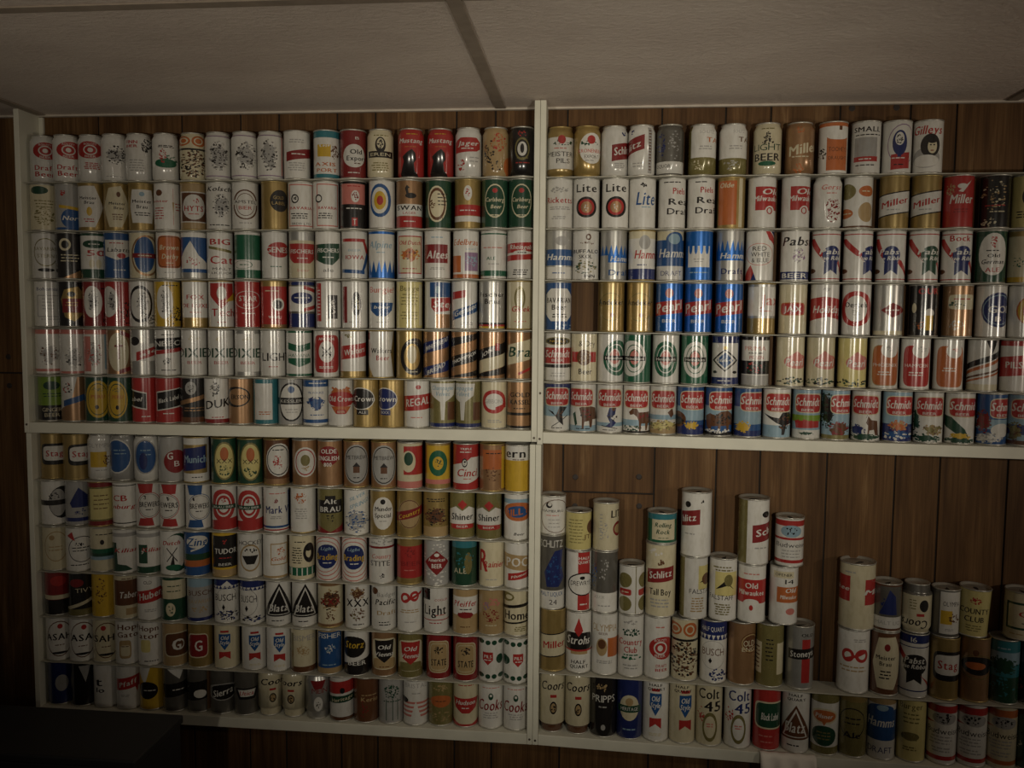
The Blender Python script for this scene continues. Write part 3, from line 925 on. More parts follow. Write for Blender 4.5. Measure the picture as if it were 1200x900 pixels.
  (480, 'I|k V .1 .86 .12 .8 Burger|l V 0 .62 .7 .14 4|l V 0 .27 .7 .1 3|r C .85 .5 .12 .45'), (513, 'W|r B .25 .83 .85 .16|e L 0 .83 .2 .08|q R -.5,.64 1.1,.68 1.1,.4 -.2,.34 -.5,.45|i W .35 .52 .15 .68 Steg|r H .4 .15 .55 .15'),
  (544.5, 'W|s R -.4 .72 .5 .08 .05|s B .1 .38 1 .1 .25|x W .1 .4 .12 .85 .22 Genuine|l Q .2 .1 .5 .04 2'), (576.5, 'S|b K .08 .12|b R .04 .08|b Y 0 .04|k K 0 .73 .1 .9 Fischer|k K 0 .58 .11 .55 Brau'),
  (609, 'Cg|e V 0 .65 .42 .26|e C 0 .65 .3 .19|i R .1 .42 .12 .7 Gluek|l P 0 .15 .5 .02 1')],
 [(49, 'W|b P .9 1|b P .04 .1|M QX 0 .42 .7 .26 46'), (78, 'W|b P .9 1|b P 0 .05|M QK 0 .36 .6 .26 46'), (109, 'W|b P .9 1|r L .78 .5 .25 .4|r P -.75 .45 .28 .4|M QRX -.2 .45 .5 .3 46'),
  (140, 'H|e C -.1 .5 .74 .44|k D -.1 .5 .33 .3 T|s D .6 .85 .6 .05 -.2|s D .5 .12 .6 .05 .15'), (168.5, 'S|b W .3 .7|s R .3 .5 .85 .1 .2|e K -.6 .75 .3 .1|x W .3 .5 .08 .6 .15 ale'),
  (197.6, 'W|s K .1 .7 1.1 .13 .05|x W .05 .71 .12 .98 .05 NBECK|s R .1 .54 1 .045 .1|m K -.1 .3 .3 .1 16|l K 0 .1 .6 .02 1|l K 0 .9 .5 .02 1'),
  (228, 'W|' + DIXIE), (259, 'W|' + DIXIE), (290, 'W|b S 0 .08|b S .93 1|' + DIXIE), (320, 'W|m C 0 .8 .4 .09 14|k K .1 .42 .18 .95 LIGHT|l R 0 .2 .4 .02 1'),
  (351, 'W|q E -.85,.75 0,.68 .85,.75 .85,.6 0,.53 -.85,.6|t E 0 .46 .08 .8 HAVANA|q E -.85,.4 .85,.4 .85,.3 0,.2 -.85,.3|b E 0 .05|b E .96 1'),
  (383, 'W|o R 0 .5 .92 .42|e W 0 .55 .6 .24|s K 0 .55 .35 .02 .2|s K 0 .55 .35 .02 -.2|m K 0 .5 .35 .1 14|k W 0 .83 .06 .6 ANCHOR|l W 0 .2 .6 .03 2'),
  (414, 'Wg|b G 0 .12|s R .1 .57 1 .15 .1|x W .1 .57 .13 .78 .1 Walters|m V -.3 .9 .3 .04 10'), (446.7, 'Gg|q W -1.1,1 .92,1 .72,.5 .92,0 -.62,0 -1,.4|k K 0 .58 .11 .78 Walters|k R .1 .42 .11 .5 Beer|r R -.95 .9 .06 .08'),
  (479.7, 'Gg|e K .2 .45 .88 .41|e G .2 .45 .62 .29|e C .2 .5 .36 .2|l C .2 .78 .4 .03 1|l C .2 .12 .5 .03 1'), (511, 'H|s N .1 .72 1.2 .12 .25|x W .1 .74 .1 .9 .25 WHITBREAD|s N .1 .18 1.2 .12 .25|x W 0 .2 .1 .7 .22 BREAD'),
  (544, 'H|s K 0 .86 1.2 .1 .25|s K 0 .42 1.2 .12 .25|x W 0 .44 .08 .9 .25 THOMPSON|s K .2 .03 1.2 .08 .2'), (576.5, 'H|s C 0 .32 1.2 .14 .25|s K 0 .58 1.2 .12 .25|s K .1 .08 1.2 .1 .25|r R .4 .68 .16 .08|x W -.35 .56 .09 .4 .15 ION'),
  (609, 'H|s C .2 .6 1.1 .22 .2|i F .15 .58 .22 .95 Brad|s R .5 .2 .6 .03 .2')],
 [(49.6, 'g|b K 0 .34|l F 0 .58 .75 .06 2|e F 0 .8 .6 .1|t C 0 .24 .09 .7 GINGER|t C 0 .12 .09 .55 BEER'), (78.4, 'H|q W -1.1,1 .2,1 -.3,.4 -1.1,.2|s B .1 .5 .9 .07 .22|m KR -.5 .72 .3 .15 16'),
  (107, 'F|e Y 0 .5 .86 .43|a F 0 .5 .74 .37 .04|k O 0 .56 .08 .5 PERU|e K -.1 .32 .14 .05|m V 0 .73 .5 .05 12'), (136, 'F|e Y -.25 .5 .72 .43|a F -.25 .5 .62 .37 .04|k O -.25 .56 .08 .4 PERU|e K -.3 .32 .12 .05|m V -.25 .73 .4 .05 12'),
  (165, 'R|s W -.55 .52 .65 .20 -.1|s K -.55 .52 .6 .17 -.1|i W -.65 .52 .1 .4 Label|l W 0 .12 .4 .02 1'), (195, 'R|s W 0 .52 .9 .22 .1|s K 0 .52 .85 .195 .1|x W 0 .53 .1 .75 .1 Black Label|l W 0 .2 .5 .02 1'),
  (224, 'K|s H 0 .52 1.2 .05 .25|e Q -.2 .78 .42 .15|m K -.2 .78 .25 .1 12|l H 0 .3 .8 .06 2|b X 0 .12'), (253, 'W|m K -.2 .77 .35 .17 34|x K .1 .45 .19 .95 .1 DUKE|b D 0 .09|l R 0 .13 .5 .02 1'),
  (281, 'H|e K -.2 .6 .85 .23|e H -.2 .6 .74 .19|k K -.15 .6 .1 .65 ERSON'), (310, 'Z|r W -.2 .5 .66 .41|l O -.1 .24 .5 .05 2'),
  (341, 'Q|e K 0 .5 .9 .44|e W 0 .5 .82 .40|r K 0 .52 1 .075|t W 0 .52 .07 .8 KESSLER|e B 0 .78 .25 .08|l Q 0 .3 .5 .06 2'), (370.7, 'W|b B .85 1|l W .1 .93 .8 .04 1|t B 0 .72 .05 .6 MILWAUKEE|M BN 0 .48 .7 .15 40|b B .04 .12|l B 0 .22 .6 .02 1'),
  (400, 'W|m O 0 .8 .7 .08 18|q O -.8,.72 -.4,.85 0,.76 .4,.85 .8,.72|e R 0 .58 .97 .17|k W 0 .59 .12 .9 Old Crown|q O -.75,.42 .75,.42 .4,.26 -.4,.26|o R 0 .30 .4 .05|t C 0 .30 .05 .3 BEER'),
  (430.7, 'Gg|e W -.25 .6 .88 .25|e K -.25 .6 .82 .23|k W -.2 .6 .12 .85 d Crown|r K -.3 .3 .45 .06|t W -.3 .3 .06 .3 ALE|l K -.3 .44 .5 .02 1'), (461.6, 'Gg|e W -.35 .6 .78 .25|e N -.35 .6 .72 .23|k W -.35 .6 .12 .7 Crown|r N -.5 .3 .4 .06|t W -.5 .3 .06 .3 BOCK'),
  (492.8, 'W|s R .05 .53 1.05 .17 .08|x W .05 .55 .17 .88 .08 REGAL|e R .1 .87 .2 .05|l P 0 .2 .5 .02 1'), (522.7, gob(0)), (553, gob(-.45)),
  (584, 'C|e R 0 .57 .88 .26|e W 0 .57 .68 .18|t Q 0 .58 .09 .7 GIBBONS|s R .5 .45 .4 .05 .1|l Q 0 .14 .6 .04 2'), (611, 'H|k K 0 .73 .1 .75 GOLD|k K 0 .57 .1 .75 KASSEL|b K .28 .34|b K .0 .05|l K 0 .43 .5 .02 1')],
]

UR = [
 [(654.5, 'Wng|b G .8 1|b G 0 .14|m F .1 .68 .8 .05 12|e R .1 .75 .3 .09|t K 0 .45 .1 .9 MEISTER|t K .2 .31 .1 .5 PILS|l P 0 .57 .5 .02 1'), (685.7, 'Gng|e W .2 .55 .78 .32|m F .2 .66 .7 .05 12|e R .3 .73 .3 .09|k P .2 .50 .075 .85 KRONENBRAU|t K .3 .38 .07 .5 EXPORT|l Q .2 .3 .4 .02 1'),
  (718.4, 'Wn|s D .5 .5 .68 .17 .1|x W .55 .52 .16 .55 .08 Schlitz|m N .7 .86 .15 .04 8|l Q .4 .2 .4 .06 3'), (751, 'Wn|s D -.4 .6 .62 .15 .15|x W -.5 .6 .14 .45 .1 litz|r Q .62 .5 .14 .47|l X .62 .5 .1 .43 14|l Q -.3 .2 .4 .06 2|m N -.7 .88 .15 .04 6'),
  (785, 'An|b W .02 .26|t K -.45 .17 .07 .5 LIQUOR|m N -.65 .6 .3 .25 34|m Q .3 .6 .5 .3 20'), (823, 'Wn|b V 0 .34|r V -.95 .5 .14 .5|t Q .3 .86 .06 .5 SCHLITZ|k O .75 .70 .10 .45 TAP|l Q .2 .54 .5 .05 2|m C -.3 .2 .4 .1 12'),
  (859, 'Wn|b V 0 .32|t Q .4 .86 .06 .4 SCHLITZ|k X .8 .70 .10 .4 TAP|l Q .2 .54 .5 .05 2|m S -.1 .18 .6 .1 16'), (899, 'Cn|m K 0 .73 .28 .1 26|l V 0 .9 .5 .02 1|t F 0 .53 .13 .9 LIGHT|k K 0 .33 .15 .85 BEER|e E 0 .2 .62 .05|m K 0 .62 .5 .03 10'),
  (936.6, 'Hn|x C .2 .50 .2 .9 .12 Miller|l C .1 .33 .6 .03 1|m O 0 .1 .4 .1 16|m O 0 .85 .3 .08 12'), (976, 'W|r O .25 .38 .68 .33|t X .3 .47 .09 .6 TOOHEYS|t X .3 .3 .07 .6 DRAUGHT|e W .25 .72 .64 .06|r X .5 .9 .1 .05|b O .93 1|m K -.7 .4 .28 .1 14'),
  (1014.6, 'W|k K .1 .86 .10 .9 SMALL|l K .1 .75 .9 .03 1|r Q 0 .5 .75 .2|r R .0 .27 .78 .05|l W 0 .27 .5 .02 1|l K 0 .15 .7 .04 1'), (1050.5, 'W|a U .2 .55 .8 .4 .04|q R -.35,.05 -.35,.35 .85,.4 .85,.08|e N .2 .58 .48 .25|e W .2 .66 .3 .13|m K .2 .66 .2 .1 16|r N .2 .4 .12 .1|l W .2 .28 .5 .03 1|l K .2 .15 .4 .03 1'),
  (1087, 'W|i R 0 .83 .17 .88 Gilleys|e Q -.05 .28 .85 .2|e K .15 .52 .62 .23|e W -.05 .22 .8 .12|e C .3 .50 .3 .14|e K .28 .63 .34 .07|r K .2 .53 .06 .012|r K .42 .53 .06 .012|r D .3 .42 .1 .01')],
 [(653.5, 'W|k R 0 .57 .12 .95 Ricketts|m Q 0 .78 .7 .06 22|l Q 0 .4 .8 .04 2|l Q 0 .2 .6 .04 2'), (686, fm(LITE, p=0)), (721, fm(LITE, p=.05)), (752.6, 'W|i B .3 .6 .27 .7 Lite|m K .1 .88 .2 .04 12|l L .3 .42 .4 .02 1'),
  (787.5, 'W|k R .5 .75 .13 .45 Piels|k K .45 .53 .13 .7 Real|k K .45 .33 .13 .8 Draft|l K 0 .93 .7 .02 1'), (821.6, 'W|k R .4 .77 .12 .45 Piels|k K .4 .56 .13 .7 Real|k K .4 .35 .13 .8 Draft|l K 0 .93 .5 .02 1'),
  (856.8, 'Gg|r O -.25 .5 .65 .45|r C .68 .5 .12 .5|i C -.3 .86 .1 .5 Olde'), (892.5, 'W' + fm(OLDMIL, p=.3, q=.55)), (931.8, 'W' + fm(OLDMIL, p=.4, q=.6)), (969, 'Wn|m D .4 .35 .5 .25 46|i P .3 .8 .1 .7 Gerst|l P .3 .68 .4 .02 1'),  # cream strip on the gold can is a highlight streak painted into its colour
  (1005.7, 'W|e V -.6 .72 .46 .16|e O .5 .72 .46 .11|e O -.7 .28 .4 .1|e T .5 .3 .46 .2|l C .5 .72 .3 .02 1|l C -.7 .28 .3 .02 1|b X 0 .03'), (1048, MILLER), (1085, MILLER),
  (1122, 'R|m T -.5 .74 .32 .1 18|e W .25 .8 .32 .05|q W 0,.7 .8,.92 .3,.68|i W .25 .55 .18 .75 Miller|l D .2 .32 .5 .05 2'), (1165, 'K|m TC 0 .62 .8 .3 34|l R .1 .42 .7 .05 1|l C .2 .3 .6 .03 1|m C -.3 .1 .5 .08 16'), (1204, 'I|e K .2 .6 .5 .2|l K 0 .25 .7 .08 3')],
 [(654, 'S|b B .28 .62|i W .1 .46 .13 .95 Hamms|e Q .2 .8 .5 .1|b W 0 .25|l B 0 .12 .5 .02 1'), (684.5, 'W|a X .2 .88 .2 .07 .1|k K 0 .58 .08 1 BUFFALO|k K 0 .47 .08 .5 SKOL|m VF 0 .25 .8 .15 36|k K .3 .06 .07 .4 INN|m X .1 .75 .5 .03 8'),
  (719, 'S|z M .5 .72 8|r M .45 .43 .85 .08|i W .5 .43 .11 .7 Hamms|k B .4 .14 .12 .75 Draft'), (752, 'Wg|b N 0 .22|b C .85 1|e Q .2 .77 .42 .15|i R .3 .52 .18 .8 Hamms|l N 0 .3 .4 .02 1'),
  (785, 'W|b B .28 .82|b C .82 1|e B .3 .83 .6 .16|e L .3 .84 .42 .11|i W .15 .55 .18 .9 Hamms|t N .1 .13 .1 .75 DRAFT'), (819, 'M|r W 0 .48 .78 .22|e M -.6 .66 .12 .13|e M -.22 .66 .12 .13|e M .18 .66 .12 .13|e M .58 .66 .12 .13|l Q 0 .4 .4 .05 2|l L 0 .15 .7 .03 1'),
  (855, 'S|z M .58 .82 8|b M .4 .6|i W .2 .5 .12 .85 Hamms|k N .2 .18 .12 .8 Draft'), (890, 'W|q R .4,1 .72,1 1.2,.78 1.2,.66 .65,.84|q N .78,1 1.1,1 1.2,.82|a P 0 .53 .92 .23 .05|t K 0 .65 .09 .5 RED|t K .05 .53 .09 .65 WHITE|t K .05 .41 .09 .6 & BLUE|q R -1.1,0 -.6,.32 -.4,.15 -.6,0|q N -.6,0 -.4,.15 -.2,0'),
  (931, 'W|i K .15 .80 .18 .95 Pabst|m UQ .3 .5 .42 .16 36|b N .02 .18|k W 0 .1 .1 .85 BEER'), (967.7, pab(.35)), (1005, pab(.85)), (1043.7, pab(.05)), (1082, pab(.4, 'F')), (1120, pab(.35, 'N', '|k R .2 .86 .12 .65 Bock')),
  (1160.7, 'F|e W .1 .55 .84 .42|m R .2 .8 .22 .12 18|l K .1 .62 .5 .03 1|k K .2 .52 .07 .4 Old|i K .15 .4 .09 .7 German|k R .15 .24 .09 .45 ALE'), (1198, 'C|b Y 0 .1|m E -.3 .4 .4 .1 12|b G .9 1')],
 [(652, 'B|q W -.92,.75 -.55,.88 .65,.88 .97,.72 .97,.33 .65,.18 -.55,.18 -.92,.33|k K .05 .63 .11 .9 BAVARIAN|k K .05 .48 .11 .55 Beer|l K .1 .3 .6 .05 2|m L .5 .06 .8 .05 12'), None, (716, ANDEKER), (750, ANDEKER), (784, PEARL), (818, PEARL), (854, PEARL),
  (892, 'Sg|b W .35 .95|b G 0 .3|k P .5 .68 .22 .6 Jax|l P .3 .45 .5 .03 1'), (929, 'C|o O 0 .5 .84 .135|o R 0 .5 .8 .115|k W 0 .5 .12 .62 JAX'), (965.7, 'W|q R -1.1,.7 0,.76 1.1,.7 1.1,.27 .2,.35 -1.1,.23|i W .15 .5 .15 .9 Holiday|m Q .2 .9 .3 .04 10'),
  (1002.8, 'W|e R 0 .52 .97 .36|e W 0 .52 .75 .265|k K 0 .6 .11 .74 Oertels|l Q 0 .44 .3 .06 3'), (1040.8, 'S|d D .3 .5 .78 .15|l W .3 .5 .5 .03 1|b C .0 .08'), (1082.5, 'K|k R .3 .89 .12 .68 OUR|m OX 0 .2 .7 .1 24|e W .4 .45 .3 .09|r Y .4 .25 .25 .15|e C -.6 .55 .15 .1'),
  (1122, 'H|o C .2 .68 .8 .15|l R .25 .74 .6 .03 1|m F .0 .62 .6 .07 14|m S 0 .2 .5 .1 18'), (1161, 'W|e N .35 .53 .95 .35|a L .35 .53 .85 .3 .04|k W .45 .54 .14 .6 GOE|k W .5 .35 .1 .2 B'), (1198, 'W|e O .3 .52 .7 .3|e Y .3 .52 .6 .26|e R .4 .52 .4 .2')],
 [(651, 'W|e V .0 .84 .92 .085|e K 0 .84 .84 .065|t Y 0 .84 .05 .6 NOBLE|b R .36 .7|i W .0 .57 .16 .95 Schmidt|t W 0 .43 .06 .45 BEER|b K .27 .34|l Q 0 .12 .6 .06 2'), (681, 'C|t K .2 .8 .12 .6 & Dry|q R -.9,.62 .9,.62 .9,.4 -.9,.4|e X 0 .5 .55 .17|M XT 0 .5 .5 .15 24|k K .1 .2 .12 .5 Beer'),
  (713.6, 'W' + fm(HEIN, p=.3, o='E', i='W')), (746, 'E' + fm(HEIN, p=-.2, o='W', i='E')), (780, 'W' + fm(HEIN, p=0, o='E', i='W')), (813.6, 'E' + fm(HEIN, p=.05, o='W', i='E')),
  (849.7, 'N|r W -.02 .5 .94 .36|d K 0 .5 .88 .24|d W 0 .5 .76 .205|d B 0 .5 .6 .165|k W 0 .5 .07 .5 1664|e G 0 .76 .15 .04|e K -.7 .25 .15 .03|e K .7 .25 .15 .03|l W 0 .07 .6 .02 1'), (885, 'W|b K .93 1|t P 0 .76 .09 .75 PRIMA|l K 0 .66 .6 .02 1|t R .1 .57 .07 .5 PILSEN|b K .22 .5|m FR .1 .36 .7 .12 28|b Q 0 .2'),
  (926, 'C|e P .35 .5 .78 .15|q P -.2,.58 .95,.58 .5,.72|i W .35 .49 .15 .65 Pearl|m FK 0 .1 1 .08 30'), (961.6, 'C|e P .25 .5 .75 .15|q P -.3,.58 .85,.58 .3,.74|i W .25 .49 .15 .65 Pearl|m FK 0 .1 1 .08 30'), (998, 'I|e P .3 .5 .72 .15|q P -.25,.58 .9,.58 .35,.73|i W .3 .49 .15 .6 Pearl|m FK 0 .1 1 .08 30'),
  (1035, 'W|o T .1 .46 .86 .42|o O .1 .46 .83 .405|e W .35 .78 .55 .16|m Q .35 .8 .25 .06 10|t W .1 .47 .07 .8 PHOENIX|l W .1 .3 .5 .05 2'), (1071.8, 'W|o R .1 .46 .86 .42|e W .35 .78 .55 .16|m Q .45 .8 .25 .06 10|t W .1 .47 .07 .75 HAMPDEN|l W .1 .3 .5 .05 2'), (1111.5, 'W|o O .1 .46 .84 .42|e W .35 .78 .5 .15|m P .45 .8 .2 .06 8|l W .1 .4 .5 .05 2'),
  (1151, 'W|s K -.1 .58 1.1 .06 .35|s O 0 .47 1.1 .035 .35|q K .2,1 .9,1 .6,.72|s X 0 .32 1.1 .02 .25|s O 0 .25 1.1 .02 .25|b C 0 .12'), (1190, 'W|b R .9 1|s R 0 .5 1.3 .2 .1|k W .3 .52 .13 .9 PILSNER')],
 [(649, sch('L', .0, 'b N .9 1|b W 0 .3|q K -.7,.45 -.3,.4 .1,.2 .5,.1 .4,.35 .75,.5 .2,.52 -.1,.3|s K .2 .2 .6 .01 .25|m X .2 .35 .3 .1 12|l K 0 .05 .5 .015 1')), (678.7, sch('W', -.15, 'b L 0 .12|q X -.3,.5 .2,.56 .9,.5 1,.25 .72,.25 .66,.08 .5,.08 .45,.22 .1,.2 .05,.06 -.1,.06 -.1,.28|q F -.78,.36 -.6,.42 -.45,.15 -.6,.1|m KD .3 .38 .5 .1 20|l K 0 .05 .7 .015 1')),
  (711, sch('W', .0, 'b L .12 .2|q N 0,.54 .5,.52 .42,.38 .1,.3 .5,.2 .2,.1 -.3,.12 .05,.2 -.2,.34|s K 0 .1 .6 .008 -.06|e X .3 .5 .15 .05|m K .2 .35 .35 .12 12|l K 0 .04 .6 .012 1')), (744, sch('W', 0, 'b L .15 .28|q X -.55,.44 -.35,.5 -.1,.58 .1,.5 .2,.44 .95,.45 1.1,.2 .9,.2 .8,.05 .7,.05 .68,.2 .4,.2 .35,.04 .24,.04 .2,.25 .05,.35 -.2,.4 -.45,.38|m D .5 .36 .4 .07 12|m F -.3 .1 .7 .06 22|b K 0 .04')),
  (776.6, sch('W', 0, 'b L .3 .4|b T 0 .2|M IVT 0 .18 1 .12 44|q X .35,.45 .7,.56 .8,.4 .6,.34')), (808.8, sch('B', .15, 'b L .3 .6|b N 0 .2|e X -.8 .32 .5 .17|M K -.8 .3 .4 .12 16|M Y .1 .2 .5 .09 40')),
  (842, sch('B', .2, 'b L .3 .62|b K 0 .07|q X -.85,.2 -.9,.4 -.6,.46 -.2,.42 .2,.5 .7,.52 1,.4 1,.2 .8,.22 .75,.1 .65,.1 .6,.2 .2,.2 .15,.1 0,.1 0,.2 -.5,.18 -.5,.09 -.65,.09|m K .2 .35 .7 .1 24|m W 0 .09 .9 .04 24')), (876, sch('B', .35, 'b L .25 .62|b N 0 .12|M Y -.3 .2 .6 .12 50')),
  (910, sch('W', .1, 'b L 0 .25|q K -.9,.5 -.3,.42 .2,.4 .5,.55 .9,.6 1.1,.3 .7,.25 .6,.05 .4,.05 .4,.25 0,.3|m XK .5 .35 .5 .2 24')), (945, sch('L', .1, 'b g .34 .48|q R -.8,.36 .9,.36 .9,.22 -.7,.2|M R 0 .3 .8 .08 34|b W 0 .17|M F 0 .1 .6 .03 14')),
  (979, sch('L', .55, 'M KF -.6 .6 .5 .4 80|M XD .3 .2 .7 .16 50|b V 0 .08')), (1014, sch('W', 0, 'q X .2,.5 .4,.42 .8,.4 .9,.1 .7,.1 .6,.22 .3,.2 .25,.05 .15,.05 .2,.3 .05,.36|s K .2 .56 .15 .01 .2|M N -.5 .2 .5 .12 24|M F 0 .06 1 .07 34')),
  (1050.5, sch('L', .15, 'b N .0 .35|M OT .1 .32 .6 .12 50|M BW 0 .12 .95 .1 40')), (1086.8, sch('W', .1, 'M VTX .3 .25 .6 .12 50|M F -.75 .42 .28 .25 30|M F 0 .08 .95 .08 44')),
  (1124, sch('W', .2, 'q F -1.1,.58 -.5,.52 .4,.28 .65,.12 .2,.12 -.5,.25 -1.1,.4|M Y .1 .13 .7 .07 34|M F 0 .05 1 .05 44')), (1161, sch('B', .8, 'b L .3 .5|M DX -.5 .45 .5 .25 66|e W .5 .28 .5 .14|M WQ -.1 .12 .9 .1 50')), (1198, sch('L', .2, 'b N .2 .4|M VX -.4 .25 .5 .2 50|b X 0 .08'))],
]

